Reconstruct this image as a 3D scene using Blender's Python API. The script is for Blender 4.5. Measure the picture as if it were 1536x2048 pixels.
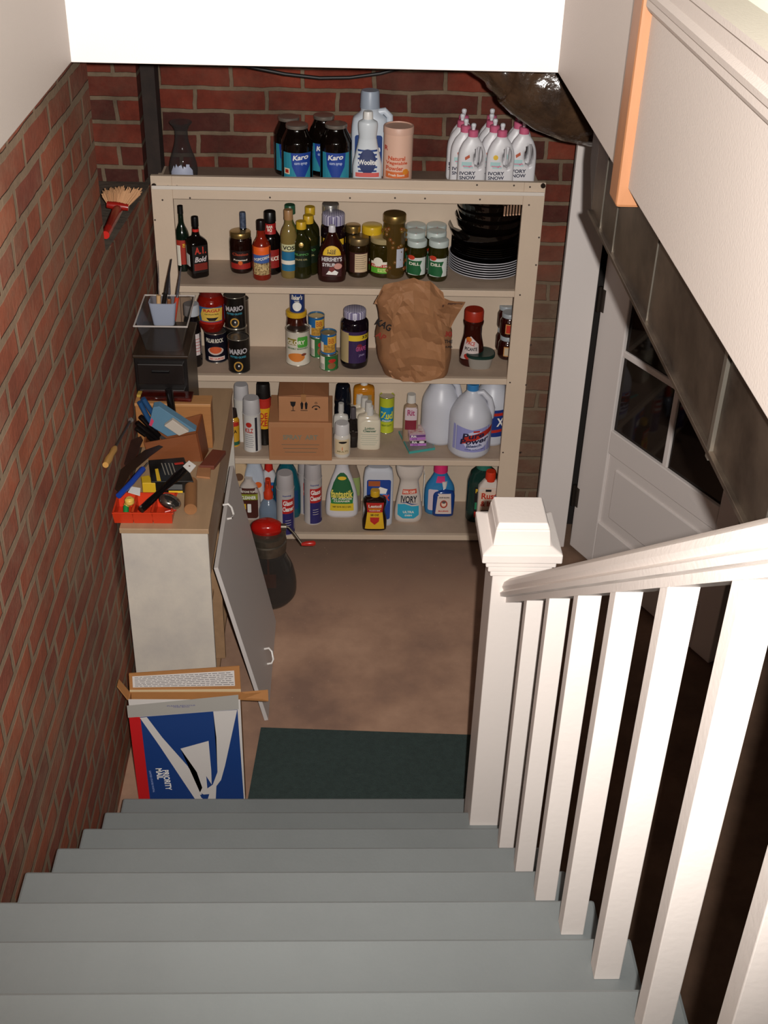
import bpy, bmesh, math, random
from mathutils import Vector, Matrix, noise
random.seed(7)
S = bpy.context.scene
COL = S.collection
for o in list(bpy.data.objects): bpy.data.objects.remove(o)

# ------------------------------------------------------------------ camera
F = 2440.0                       # focal length in pixels of a 1536x2048 frame
H = 2.927                        # lens height above the basement floor
AP, AY, AR = math.radians(32.817), math.radians(2.452), math.radians(1.813)
def Rm(rows): return Matrix(rows)
_yaw = Rm(((math.cos(AY), -math.sin(AY), 0), (math.sin(AY), math.cos(AY), 0), (0, 0, 1)))
_pit = Rm(((1, 0, 0), (0, -math.sin(AP), -math.cos(AP)), (0, math.cos(AP), -math.sin(AP))))
_rol = Rm(((math.cos(AR), -math.sin(AR), 0), (math.sin(AR), math.cos(AR), 0), (0, 0, 1)))
M = _rol @ _pit @ _yaw
cd = bpy.data.cameras.new('camera'); cam = bpy.data.objects.new('camera', cd); COL.objects.link(cam)
cd.sensor_fit = 'VERTICAL'; cd.sensor_height = 36; cd.lens = 36 * F / 2048; cd.clip_start = 0.02
R3 = Matrix((M[0], -M[1], -M[2])).transposed()
cam.matrix_world = Matrix.Translation((0, 0, H)) @ R3.to_4x4()
S.camera = cam

# ------------------------------------------------------------------ light
S.view_settings.view_transform = 'Standard'; S.view_settings.look = 'None'
S.view_settings.gamma = 1; S.view_settings.use_curve_mapping = False
S.view_settings.exposure = 0.0
w = bpy.data.worlds.new('world'); S.world = w; w.use_nodes = True
w.node_tree.nodes['Background'].inputs[0].default_value = (1.0, 0.86, 0.74, 1)
w.node_tree.nodes['Background'].inputs[1].default_value = 0.035
def lamp(name, kind, loc, energy, color, size, target=None):
    l = bpy.data.lights.new(name, kind); l.energy = energy; l.color = color
    if kind == 'AREA': l.size = size
    else: l.shadow_soft_size = size
    o = bpy.data.objects.new(name, l); COL.objects.link(o); o.location = loc
    if target:
        o.rotation_euler = (Vector(target) - Vector(loc)).to_track_quat('-Z', 'Y').to_euler()
    return o
lf = lamp('flash_light', 'SPOT', (0.055, 0.0, H + 0.02), 545, (1.0, 0.965, 0.925), 0.012, (0.0, 3.6, H - 1.25))
lf.data.spot_size = math.radians(92); lf.data.spot_blend = 1.0
lamp('upstairs_lamp', 'AREA', (0.25, -0.9, H + 1.3), 5, (1.0, 0.72, 0.48), 0.7, (0.2, 2.0, H - 1.2))

# ------------------------------------------------------------------ pixel helpers (where a sight line meets a plane)
def ray(x, y): return M.transposed() @ Vector(((x - 768) / F, (y - 1024) / F, 1.0))
def onY(x, y, Y): d = ray(x, y); d = d * (Y / d.y); return Vector((d.x, d.y, d.z + H))
def onX(x, y, X): d = ray(x, y); d = d * (X / d.x); return Vector((d.x, d.y, d.z + H))
def onZ(x, y, Z): d = ray(x, y); d = d * ((Z - H) / d.z); return Vector((d.x, d.y, d.z + H))

# ------------------------------------------------------------------ materials
MATS = {}
def srgb(c):
    if isinstance(c, str):
        c = c.lstrip('#'); c = [int(c[i:i + 2], 16) / 255 for i in (0, 2, 4)]
    return [(v / 12.92 if v <= 0.04045 else ((v + 0.055) / 1.055) ** 2.4) for v in c] + [1]
def mat(c, rough=0.45, metal=0.0, var=0.0, scale=8.0, bump=0.0, bscale=60, spec=0.5, c2=None, trans=0, stretch=None, coat=0, sss=0):
    key = (str(c), rough, metal, var, scale, bump, bscale, spec, str(c2), trans, str(stretch), coat)
    if key in MATS: return MATS[key]
    m = bpy.data.materials.new('surface'); m.use_nodes = True; MATS[key] = m
    nt = m.node_tree; N = nt.nodes; b = N['Principled BSDF']
    b.inputs['Roughness'].default_value = rough; b.inputs['Metallic'].default_value = metal
    b.inputs['Specular IOR Level'].default_value = spec
    b.inputs['Transmission Weight'].default_value = trans
    b.inputs['Coat Weight'].default_value = coat
    col = srgb(c); b.inputs['Base Color'].default_value = col
    if var or bump:
        tc = N.new('ShaderNodeTexCoord'); mp = N.new('ShaderNodeMapping')
        nt.links.new(tc.outputs['Object'], mp.inputs['Vector'])
        if stretch: mp.inputs['Scale'].default_value = stretch
    if var:
        n = N.new('ShaderNodeTexNoise'); n.inputs['Scale'].default_value = scale; n.inputs['Detail'].default_value = 6
        n.inputs['Roughness'].default_value = 0.65
        nt.links.new(mp.outputs[0], n.inputs['Vector'])
        r = N.new('ShaderNodeValToRGB'); e = r.color_ramp.elements
        e[0].position = 0.35; e[1].position = 0.65
        d = srgb(c2) if c2 else [v * (1 - var) for v in col[:3]] + [1]
        e[0].color = d; e[1].color = col
        nt.links.new(n.outputs['Fac'], r.inputs[0]); nt.links.new(r.outputs[0], b.inputs['Base Color'])
    if bump:
        n2 = N.new('ShaderNodeTexNoise'); n2.inputs['Scale'].default_value = bscale; n2.inputs['Detail'].default_value = 5
        nt.links.new(mp.outputs[0], n2.inputs['Vector'])
        bp = N.new('ShaderNodeBump'); bp.inputs['Strength'].default_value = bump; bp.inputs['Distance'].default_value = 0.01
        nt.links.new(n2.outputs['Fac'], bp.inputs['Height']); nt.links.new(bp.outputs[0], b.inputs['Normal'])
    return m
def glass(tint='#dfe6e4', clear=0.8, rough=0.05):
    key = ('glass', str(tint), clear, rough)
    if key in MATS: return MATS[key]
    m = bpy.data.materials.new('clear_glass'); m.use_nodes = True; MATS[key] = m
    nt = m.node_tree; N = nt.nodes; b = N['Principled BSDF']; out = N['Material Output']
    b.inputs['Base Color'].default_value = srgb(tint) if clear < .8 else (.09, .085, .08, 1); b.inputs['Roughness'].default_value = rough
    t = N.new('ShaderNodeBsdfTransparent'); t.inputs[0].default_value = srgb(tint)
    lw = N.new('ShaderNodeLayerWeight'); lw.inputs[0].default_value = 0.35
    mr = N.new('ShaderNodeMapRange'); mr.inputs[3].default_value = 1 - clear; mr.inputs[4].default_value = min(1, 1.15 - clear * 0.4)
    nt.links.new(lw.outputs['Facing'], mr.inputs[0])
    mx = N.new('ShaderNodeMixShader'); nt.links.new(mr.outputs[0], mx.inputs[0])
    nt.links.new(t.outputs[0], mx.inputs[1]); nt.links.new(b.outputs[0], mx.inputs[2]); nt.links.new(mx.outputs[0], out.inputs[0])
    return m
def brick_mat(name, axis, c1, c2, cm, haze=0.0, length=0.262, height=0.0816, dark=0.5, off=(0, 0), dirtz=None, mort=0.0085):
    m = bpy.data.materials.new(name); m.use_nodes = True
    nt = m.node_tree; N = nt.nodes; L = nt.links; b = N['Principled BSDF']
    tc = N.new('ShaderNodeTexCoord'); sp = N.new('ShaderNodeSeparateXYZ'); cb = N.new('ShaderNodeCombineXYZ')
    L.new(tc.outputs['Object'], sp.inputs[0])
    L.new(sp.outputs[{'x': 0, 'y': 1}[axis]], cb.inputs[0]); L.new(sp.outputs[2], cb.inputs[1])
    # wobble so that the courses are hand laid
    nz = N.new('ShaderNodeTexNoise'); nz.inputs['Scale'].default_value = 9; nz.inputs['Detail'].default_value = 4
    L.new(cb.outputs[0], nz.inputs['Vector'])
    vm = N.new('ShaderNodeVectorMath'); vm.operation = 'MULTIPLY_ADD'
    vm.inputs[1].default_value = (0.022, 0.014, 0); vm.inputs[2].default_value = (off[0] - 0.011, off[1] - 0.007, 0)
    L.new(nz.outputs['Color'], vm.inputs[0])
    ad = N.new('ShaderNodeVectorMath'); ad.operation = 'ADD'; L.new(cb.outputs[0], ad.inputs[0]); L.new(vm.outputs[0], ad.inputs[1])
    br = N.new('ShaderNodeTexBrick'); L.new(ad.outputs[0], br.inputs['Vector'])
    br.inputs['Scale'].default_value = 1; br.inputs['Brick Width'].default_value = length; br.inputs['Row Height'].default_value = height
    br.inputs['Mortar Size'].default_value = mort; br.inputs['Mortar Smooth'].default_value = 0.25; br.inputs['Bias'].default_value = 0.0
    br.offset = 0.5; br.squash = 0.5; br.squash_frequency = 6
    br.inputs['Color1'].default_value = srgb(c1); br.inputs['Color2'].default_value = srgb(c2); br.inputs['Mortar'].default_value = srgb(cm)
    n1 = N.new('ShaderNodeTexNoise'); n1.inputs['Scale'].default_value = 5; n1.inputs['Detail'].default_value = 8; n1.inputs['Roughness'].default_value = 0.7
    L.new(tc.outputs['Object'], n1.inputs['Vector'])
    r1 = N.new('ShaderNodeValToRGB'); r1.color_ramp.elements[0].position = 0.34; r1.color_ramp.elements[1].position = 0.62
    r1.color_ramp.elements[0].color = (1 - dark,) * 3 + (1,); r1.color_ramp.elements[1].color = (1, 1, 1, 1)
    L.new(n1.outputs['Fac'], r1.inputs[0])
    mu = N.new('ShaderNodeMix'); mu.data_type = 'RGBA'; mu.blend_type = 'MULTIPLY'; mu.inputs[0].default_value = 1
    L.new(br.outputs['Color'], mu.inputs[6]); L.new(r1.outputs[0], mu.inputs[7])
    # mortar smears / limewash film
    n2 = N.new('ShaderNodeTexNoise'); n2.inputs['Scale'].default_value = 3.1; n2.inputs['Detail'].default_value = 9; n2.inputs['Roughness'].default_value = 0.75
    L.new(cb.outputs[0], n2.inputs['Vector'])
    r2 = N.new('ShaderNodeMapRange'); r2.inputs[1].default_value = 0.45; r2.inputs[2].default_value = 0.75; r2.inputs[4].default_value = haze
    L.new(n2.outputs['Fac'], r2.inputs[0])
    fac = r2.outputs[0]
    if dirtz:      # grimy mortar-coloured band low on the wall
        r3 = N.new('ShaderNodeMapRange'); r3.inputs[1].default_value = dirtz[0]; r3.inputs[2].default_value = dirtz[1]
        r3.inputs[3].default_value = dirtz[2]; r3.inputs[4].default_value = 0; L.new(sp.outputs[2], r3.inputs[0])
        mx_ = N.new('ShaderNodeMath'); mx_.operation = 'MULTIPLY_ADD'; mx_.use_clamp = True
        L.new(n2.outputs['Fac'], mx_.inputs[0]); L.new(r3.outputs[0], mx_.inputs[1]); L.new(r2.outputs[0], mx_.inputs[2]); fac = mx_.outputs[0]
    mh = N.new('ShaderNodeMix'); mh.data_type = 'RGBA'; L.new(fac, mh.inputs[0])
    L.new(mu.outputs[2], mh.inputs[6]); mh.inputs[7].default_value = srgb(cm)
    L.new(mh.outputs[2], b.inputs['Base Color']); b.inputs['Roughness'].default_value = 0.85; b.inputs['Specular IOR Level'].default_value = 0.25
    n3 = N.new('ShaderNodeTexNoise'); n3.inputs['Scale'].default_value = 70; n3.inputs['Detail'].default_value = 4
    L.new(tc.outputs['Object'], n3.inputs['Vector'])
    ml = N.new('ShaderNodeMath'); ml.operation = 'MULTIPLY_ADD'; ml.inputs[1].default_value = -1.0
    L.new(br.outputs['Fac'], ml.inputs[0]); sc = N.new('ShaderNodeMath'); sc.operation = 'MULTIPLY'; sc.inputs[1].default_value = 0.35
    L.new(n3.outputs['Fac'], sc.inputs[0]); L.new(sc.outputs[0], ml.inputs[2])
    bp = N.new('ShaderNodeBump'); bp.inputs['Strength'].default_value = 0.7; bp.inputs['Distance'].default_value = 0.007
    L.new(ml.outputs[0], bp.inputs['Height']); L.new(bp.outputs[0], b.inputs['Normal'])
    return m

# ------------------------------------------------------------------ mesh helpers
def link(name, bm, m, parent=None, smooth=False, bevel=0, solid=0, keep=False):
    me = bpy.data.meshes.new(name)
    if not keep: bmesh.ops.recalc_face_normals(bm, faces=bm.faces)
    bm.to_mesh(me); bm.free()
    if smooth:
        for p in me.polygons: p.use_smooth = True
    me.materials.append(m)
    o = bpy.data.objects.new(name, me); COL.objects.link(o)
    if parent: o.parent = parent
    if solid:
        md = o.modifiers.new('solid', 'SOLIDIFY'); md.thickness = solid; md.offset = 0
    if bevel:
        md = o.modifiers.new('bevel', 'BEVEL'); md.width = bevel; md.segments = 2; md.limit_method = 'ANGLE'
    return o
def smooth_angle(o, deg=40):
    me = o.data
    for p in me.polygons: p.use_smooth = True
    b = bmesh.new(); b.from_mesh(me)
    for e in b.edges:
        if len(e.link_faces) == 2 and e.calc_face_angle(0) > math.radians(deg): e.smooth = False
    b.to_mesh(me); b.free(); return o
def box(bm, x0, x1, y0, y1, z0, z1, mtx=None):
    vs = [Vector((x, y, z)) for z in (z0, z1) for y in (y0, y1) for x in (x0, x1)]
    if mtx: vs = [mtx @ v for v in vs]
    v = [bm.verts.new(p) for p in vs]
    for f in ((0, 1, 3, 2), (4, 6, 7, 5), (0, 4, 5, 1), (2, 3, 7, 6), (0, 2, 6, 4), (1, 5, 7, 3)): bm.faces.new([v[i] for i in f])
    return v
def boxo(name, b, m, parent=None, bevel=0.0015, mtx=None):
    bm = bmesh.new(); box(bm, *b, mtx=mtx); return link(name, bm, m, parent, bevel=bevel)
def hexa(bm, a, b):           # two quads (lists of 4 points) joined
    va = [bm.verts.new(p) for p in a]; vb = [bm.verts.new(p) for p in b]
    bm.faces.new(va); bm.faces.new(vb[::-1])
    for i in range(4):
        j = (i + 1) % 4; bm.faces.new((va[i], vb[i], vb[j], va[j]))
def tube(bm, pts, r, seg=10, caps=True):
    pts = [Vector(p) for p in pts]; rs = r if isinstance(r, (list, tuple)) else [r] * len(pts)
    rings = []
    up = Vector((0, 0, 1))
    for i, p in enumerate(pts):
        d = (pts[min(i + 1, len(pts) - 1)] - pts[max(i - 1, 0)]).normalized()
        u = up if abs(d.dot(up)) < 0.95 else Vector((1, 0, 0))
        a = d.cross(u).normalized(); b_ = d.cross(a).normalized()
        rings.append([bm.verts.new(p + (a * math.cos(t) + b_ * math.sin(t)) * rs[i]) for t in [2 * math.pi * k / seg for k in range(seg)]])
    for A, B in zip(rings, rings[1:]):
        for k in range(seg): bm.faces.new((A[k], A[(k + 1) % seg], B[(k + 1) % seg], B[k]))
    if caps: bm.faces.new(rings[0]); bm.faces.new(rings[-1][::-1])
def tubeo(name, pts, r, m, parent=None, seg=12):
    bm = bmesh.new(); tube(bm, pts, r, seg); return smooth_angle(link(name, bm, m, parent), 50)
def thing(name, label, cat, loc=(0, 0, 0), rz=0, group=None):
    o = bpy.data.objects.new(name, None); COL.objects.link(o); o.location = loc; o.rotation_euler = (0, 0, rz)
    o.empty_display_size = 0.02
    o['label'] = label; o['category'] = cat
    if group: o['group'] = group
    return o
def tag(o, label, cat, group=None, kind=None):
    o['label'] = label; o['category'] = cat
    if group: o['group'] = group
    if kind: o['kind'] = kind
    return o
def struct(o, label=None):
    o['kind'] = 'structure'
    if label: o['label'] = label
    return o

# lofted containers: rows of (z, half width, half depth, exponent, cx, cy)
def norm_row(r):
    r = list(r)
    if len(r) == 2: r += [r[1]]
    if len(r) == 3: r += [2]
    if len(r) == 4: r += [0]
    if len(r) == 5: r += [0]
    return r
def interp(keys, z):
    if z <= keys[0][0]: return keys[0]
    for a, b in zip(keys, keys[1:]):
        if z <= b[0]:
            t = (z - a[0]) / max(1e-9, b[0] - a[0]); return [u + (v - u) * t for u, v in zip(a, b)]
    return keys[-1]
def catmull(keys, m=4):
    out = []
    for i in range(len(keys) - 1):
        p0 = keys[max(i - 1, 0)]; p1 = keys[i]; p2 = keys[i + 1]; p3 = keys[min(i + 2, len(keys) - 1)]
        for k in range(m):
            t = k / m
            r = []
            for a, b, c, d in zip(p0, p1, p2, p3):
                v = 0.5 * (2 * b + (c - a) * t + (2 * a - 5 * b + 4 * c - d) * t * t + (3 * b - a - 3 * c + d) * t ** 3)
                lo, hi = min(b, c), max(b, c); r.append(min(max(v, lo - 0.12 * (hi - lo)), hi + 0.12 * (hi - lo)))
            r[0] = p1[0] + (p2[0] - p1[0]) * t
            out.append(r)
    out.append(list(keys[-1])); return out
def loft(name, rows, m, parent=None, seg=32, soft=True, hard=40, closed=True, jitter=None):
    rows = [norm_row(r) for r in rows]
    if soft: rows = catmull(rows)
    bm = bmesh.new(); rings = []
    for z, a, b_, n, cx, cy in rows:
        ring = []
        for k in range(seg):
            t = 2 * math.pi * k / seg; c, s = math.cos(t), math.sin(t)
            x = math.copysign(abs(c) ** (2 / n), c) * a + cx; y = math.copysign(abs(s) ** (2 / n), s) * b_ + cy
            p = Vector((x, y, z))
            if jitter: p = jitter(p)
            ring.append(bm.verts.new(p))
        rings.append(ring)
    for A, B in zip(rings, rings[1:]):
        for k in range(seg): bm.faces.new((A[k], A[(k + 1) % seg], B[(k + 1) % seg], B[k]))
    if closed: bm.faces.new(rings[0][::-1]); bm.faces.new(rings[-1])
    o = link(name, bm, m, parent); smooth_angle(o, hard)
    if parent is not None and 'nosurf' not in name:
        SURF.setdefault(parent.name, rows)
    return o
SURF = {}
def front(root, x, z):
    rows = SURF[root.name]; _, a, b_, n, cx, cy = interp(rows, z)
    u = min(abs((x - cx) / a), 0.992)
    return cy - b_ * (1 - u ** n) ** (1 / n)
def ngon(c, r, n=20, rx=None, ph=0):
    rx = rx or r
    return [(c[0] + rx * math.cos(2 * math.pi * k / n + ph), c[1] + r * math.sin(2 * math.pi * k / n + ph)) for k in range(n)]
def rect(x0, x1, z0, z1): return [(x0, z0), (x1, z0), (x1, z1), (x0, z1)]
def rrect(x0, x1, z0, z1, r):
    out = []
    for cx, cz, a0 in ((x1 - r, z0 + r, -90), (x1 - r, z1 - r, 0), (x0 + r, z1 - r, 90), (x0 + r, z0 + r, 180)):
        for k in range(5): t = math.radians(a0 + 22.5 * k); out.append((cx + r * math.cos(t), cz + r * math.sin(t)))
    return out
LAST = {}
def patch(root, poly, m, off=0.0006, name='label', fn=None, step=None, flat=None):
    """a printed label: a polygon (x, z) laid on the front of the container"""
    bm = bmesh.new(); vs = [bm.verts.new((p[0], 0, p[1])) for p in poly]
    bm.faces.new(vs)
    xs = [p[0] for p in poly]; zs = [p[1] for p in poly]
    if flat is None:
        step = step or max((max(xs) - min(xs)) / 12, 0.004)
        x = min(xs) + step
        while x < max(xs) - 1e-5:
            bmesh.ops.bisect_plane(bm, geom=bm.verts[:] + bm.edges[:] + bm.faces[:], plane_co=(x, 0, 0), plane_no=(1, 0, 0)); x += step
        zst = max((max(zs) - min(zs)) / 6, 0.008); z = min(zs) + zst
        while z < max(zs) - 1e-5:
            bmesh.ops.bisect_plane(bm, geom=bm.verts[:] + bm.edges[:] + bm.faces[:], plane_co=(0, 0, z), plane_no=(0, 0, 1)); z += zst
    f = fn or ((lambda x, z: flat) if flat is not None else (lambda x, z: front(root, x, z)))
    for v in bm.verts: v.co.y = f(v.co.x, v.co.z) - off
    bmesh.ops.triangulate(bm, faces=bm.faces)
    bm.normal_update()
    for fc in bm.faces:
        if fc.normal.y > 0: fc.normal_flip()
    o_ = link(name, bm, m, root, keep=True)
    if name == 'label' and root.name not in LAST: LAST[root.name] = o_
    elif name in ('small_print', 'barcode') and root.name in LAST: o_.parent = LAST[root.name]
    return o_
FCACHE = {}
def glyphs(s, bold):
    k = (s, bold)
    if k in FCACHE: return FCACHE[k]
    cu = bpy.data.curves.new('lettering', 'FONT'); cu.body = s; cu.size = 1; cu.align_x = 'CENTER'; cu.align_y = 'CENTER'
    cu.offset = bold; cu.resolution_u = 3; cu.space_line = 0.85
    ob = bpy.data.objects.new('lettering', cu); COL.objects.link(ob)
    dg = bpy.context.evaluated_depsgraph_get(); me = bpy.data.meshes.new_from_object(ob.evaluated_get(dg))
    vs = [v.co.copy() for v in me.vertices]; fs = [tuple(p.vertices) for p in me.polygons]
    bpy.data.objects.remove(ob); bpy.data.curves.remove(cu); bpy.data.meshes.remove(me)
    x0, x1 = min(v.x for v in vs), max(v.x for v in vs); y0, y1 = min(v.y for v in vs), max(v.y for v in vs)
    vs = [((v.x - (x0 + x1) / 2) / (x1 - x0), (v.y - (y0 + y1) / 2) / (y1 - y0)) for v in vs]
    FCACHE[k] = (vs, fs); return FCACHE[k]
def text(root, s, x, z, wdt, hgt, m, off=0.0014, rot=0, slant=0, bold=0.03, name='lettering', fn=None, flat=None):
    vs, fs = glyphs(s, bold); bm = bmesh.new(); c, sn = math.cos(rot), math.sin(rot)
    f = fn or ((lambda a, b: flat) if flat is not None else (lambda a, b: front(root, a, b)))
    V = []
    for u, v in vs:
        px, pz = u * wdt + v * hgt * slant, v * hgt
        X, Z = x + px * c - pz * sn, z + px * sn + pz * c
        V.append(bm.verts.new((X, f(X, Z) - off, Z)))
    for q in fs:
        try: bm.faces.new([V[i] for i in q])
        except ValueError: pass
    return link(name, bm, m, LAST.get(root.name, root), keep=True)

WHITE = mat('#e8e0da', 0.5); 
def ink(c): return mat(c, 0.5)
def plastic(c, r=0.3): return mat(c, r)
GLOSSDARK = mat('#120b08', 0.08, spec=0.7)

# ================================================================== SETTING
ZC = H - 0.686
XL, XR, YB = -0.70, 0.51, 4.60
brickL = brick_mat('brick_left', 'y', '#a55c40', '#84493a', '#8f7963', haze=0.75, dark=0.35, off=(0.05, 0.043), mort=0.012)
brickB = brick_mat('brick_back', 'x', '#833624', '#4c241e', '#7d6a56', haze=0.22, dark=0.55, off=(0.02, 0.0), dirtz=(1.0, 1.35, 1.1))
bm = bmesh.new(); box(bm, -0.62, 0, 0, 6.3, -0.0, 0.0)
bm.free()
# left wall : thick lower wall, upper wall that stops short of the corner, and the block pier standing on the ledge
bm = bmesh.new()
ZL = H - 1.33
box(bm, XL - 0.3, XL, -1.5, 3.47, 0, ZC + 0.35); hexa(bm, [(XL - .3, 3.47, 0), (XL, 3.47, 0), (XL, YB, 0), (XL - .3, YB, 0)], [(XL - .3, 3.47, ZL), (XL, 3.47, ZL - .01), (XL, YB, ZL - .12), (XL - .3, YB, ZL - .12)])
box(bm, XL - 0.45, -0.90, 3.47, YB, ZL - 0.2, ZC + 0.35)
struct(link('wall_left', bm, brickL), 'red brick wall beside the stairs with smeared mortar')
bm = bmesh.new(); hexa(bm, [(XL - .2, 3.47, ZL + .0005), (XL - .004, 3.47, ZL - .0095), (XL - .004, YB, ZL - .1195), (XL - .2, YB, ZL - .1195)], [(XL - .2, 3.47, ZL + .004), (XL - .004, 3.47, ZL - .006), (XL - .004, YB, ZL - .116), (XL - .2, YB, ZL - .116)])
struct(link('wall_ledge', bm, mat('#6e6153', .9, var=.45, scale=9, bump=.5, bscale=30)), 'grey mortared ledge on the brick wall')
o = boxo('wall_pier', (-0.92, -0.725, 4.43, YB, ZL - .12, ZC + 0.35), brickB, bevel=0); o.name = 'wall_back_pier'; struct(o)
bm = bmesh.new(); box(bm, -1.3, 0.99, YB, YB + 0.2, 0, ZC + 0.35); struct(link('wall_back', bm, brickB), 'dark red brick wall behind the shelves')
struct(boxo('trim_1', (-0.722, -0.672, 4.50, YB, ZL - 0.5, ZC + 0.35), mat('#2e2019', 0.8, var=0.5, scale=20), bevel=0), 'dark pipe chase in the corner')
# right part of the basement
bm = bmesh.new(); box(bm, 0.99, 4.0, 5.6, 5.7, 0, ZC + 0.35); box(bm, 4.0, 4.1, -1.5, 5.7, 0, ZC + 0.35)
struct(link('wall_right', bm, mat('#5a4030', 0.9, var=0.4, scale=3)))
bm = bmesh.new(); box(bm, 0.60, 4.1, -1.5, 5.7, -0.08, 0.0); struct(link('floor_right', bm, mat('#80634f', 0.9, var=0.35, scale=5)), 'basement floor beyond the stairs, shade put into its darker colour')  # shadow beyond the balusters is put into this slab's darker colour
bm = bmesh.new(); box(bm, -1.3, 0.60, -1.5, 5.7, -0.08, 0.0)
def floor_mat():
    m = bpy.data.materials.new('worn_concrete'); m.use_nodes = True; nt = m.node_tree; N = nt.nodes; L = nt.links; b = N['Principled BSDF']
    tc = N.new('ShaderNodeTexCoord')
    n = N.new('ShaderNodeTexNoise'); n.inputs['Scale'].default_value = 2.6; n.inputs['Detail'].default_value = 10; n.inputs['Roughness'].default_value = 0.62
    L.new(tc.outputs['Object'], n.inputs['Vector'])
    r = N.new('ShaderNodeValToRGB'); e = r.color_ramp.elements
    e[0].position = 0.33; e[0].color = srgb('#86695a'); e[1].position = 0.66; e[1].color = srgb('#b8937a')
    e3 = e.new(0.5); e3.color = srgb('#a27f69')
    L.new(n.outputs['Fac'], r.inputs[0])
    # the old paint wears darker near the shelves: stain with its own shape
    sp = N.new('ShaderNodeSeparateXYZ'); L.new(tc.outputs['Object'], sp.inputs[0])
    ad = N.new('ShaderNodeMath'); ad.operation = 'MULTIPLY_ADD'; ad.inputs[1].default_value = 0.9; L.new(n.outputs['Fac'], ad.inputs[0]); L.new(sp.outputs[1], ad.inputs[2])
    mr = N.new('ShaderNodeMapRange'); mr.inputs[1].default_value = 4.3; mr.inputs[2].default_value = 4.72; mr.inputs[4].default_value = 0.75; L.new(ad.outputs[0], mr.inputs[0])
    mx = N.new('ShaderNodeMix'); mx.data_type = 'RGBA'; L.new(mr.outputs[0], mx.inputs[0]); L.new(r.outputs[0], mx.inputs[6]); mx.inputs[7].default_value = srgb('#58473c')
    n4 = N.new('ShaderNodeTexVoronoi'); n4.inputs['Scale'].default_value = 28; L.new(tc.outputs['Object'], n4.inputs['Vector'])
    m4 = N.new('ShaderNodeMapRange'); m4.inputs[1].default_value = 0.03; m4.inputs[2].default_value = 0.09; m4.inputs[3].default_value = 0.55; m4.inputs[4].default_value = 0; L.new(n4.outputs['Distance'], m4.inputs[0])
    m5 = N.new('ShaderNodeMix'); m5.data_type = 'RGBA'; L.new(m4.outputs[0], m5.inputs[0]); L.new(mx.outputs[2], m5.inputs[6]); m5.inputs[7].default_value = srgb('#b59c86')
    L.new(m5.outputs[2], b.inputs['Base Color']); b.inputs['Roughness'].default_value = 0.75
    bp = N.new('ShaderNodeBump'); bp.inputs['Strength'].default_value = 0.15; L.new(n.outputs['Fac'], bp.inputs['Height']); L.new(bp.outputs[0], b.inputs['Normal'])
    return m
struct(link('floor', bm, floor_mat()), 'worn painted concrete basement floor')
# white drywall of the stairwell
PAINT_SHADE = mat('#bbb0a8', 0.6, bump=0.08, bscale=220)  # side walls: grazing shade put into a greyer copy of the white
PAINT_LIT = mat('#ddd6d3', 0.6, bump=0.05, bscale=220)  # header facing the flash: brighter copy of the same white
YH = 3.0
struct(boxo('wall_front', (-0.645, 0.515, YH, YH + 0.10, ZC, H + 0.9), PAINT_LIT, bevel=0.002), 'white painted header wall over the stair foot')
o = boxo('wall_left_upper', (-0.76, -0.64, -1.5, YH + 0.1, ZC, H + 0.9), PAINT_SHADE, bevel=0.002); struct(o, 'white plastered upper wall over the brick')
o = boxo('wall_right_upper', (XR, XR + 0.022, 2.2, YH + 0.1, ZC, H + 0.9), PAINT_SHADE, bevel=0.002); struct(o)
o = boxo('wall_right_near', (XR, XR + 0.022, -1.2, 2.14, ZC, H - 0.36), PAINT_SHADE, bevel=0.002); struct(o)
o = boxo('wall_right_top', (XR + 0.04, XR + 0.08, -1.2, 2.2, H - 0.42, H + 0.9), mat('#dde6ce', 0.6), bevel=0); struct(o)
# orange timber strip at the end of the near panel
o = boxo('trim_2', (XR - 0.018, XR + 0.03, 2.135, 2.205, ZC - 0.035, H + 0.9), mat('#9f6c48', 0.5, var=0.2, scale=12, stretch=(1, 1, 0.2)), bevel=0.006); struct(o, 'bare orange timber edge strip on the stairwell wall')
# moulded skirting along the top of the near panel
bm = bmesh.new()
pr = [(0.0, -0.385), (-0.008, -0.385), (-0.012, -0.378), (-0.012, -0.366), (-0.020, -0.360), (-0.022, -0.350), (-0.014, -0.342), (-0.014, -0.318), (-0.026, -0.312), (-0.026, -0.302), (0.05, -0.302), (0.05, -0.385)]
A = [bm.verts.new((XR + p[0], 2.15, H + p[1])) for p in pr]; B = [bm.verts.new((XR + p[0], -1.2, H + p[1])) for p in pr]
for i in range(len(pr)):
    j = (i + 1) % len(pr); bm.faces.new((A[i], A[j], B[j], B[i]))
bm.faces.new(A); bm.faces.new(B[::-1]); struct(link('trim_3', bm, PAINT_SHADE), 'moulded white trim along the upper right wall')
# basement ceiling behind the header, and ceiling over the basement room
bm = bmesh.new(); box(bm, -1.3, 4.1, YH + 0.11, 5.7, ZC + 0.30, ZC + 0.38); box(bm, XR + 0.14, 4.1, -1.5, YH + 0.11, ZC + 0.30, ZC + 0.38)
struct(link('ceiling', bm, mat('#3b2e24', 0.9, var=0.4)), 'dark basement ceiling')

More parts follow.
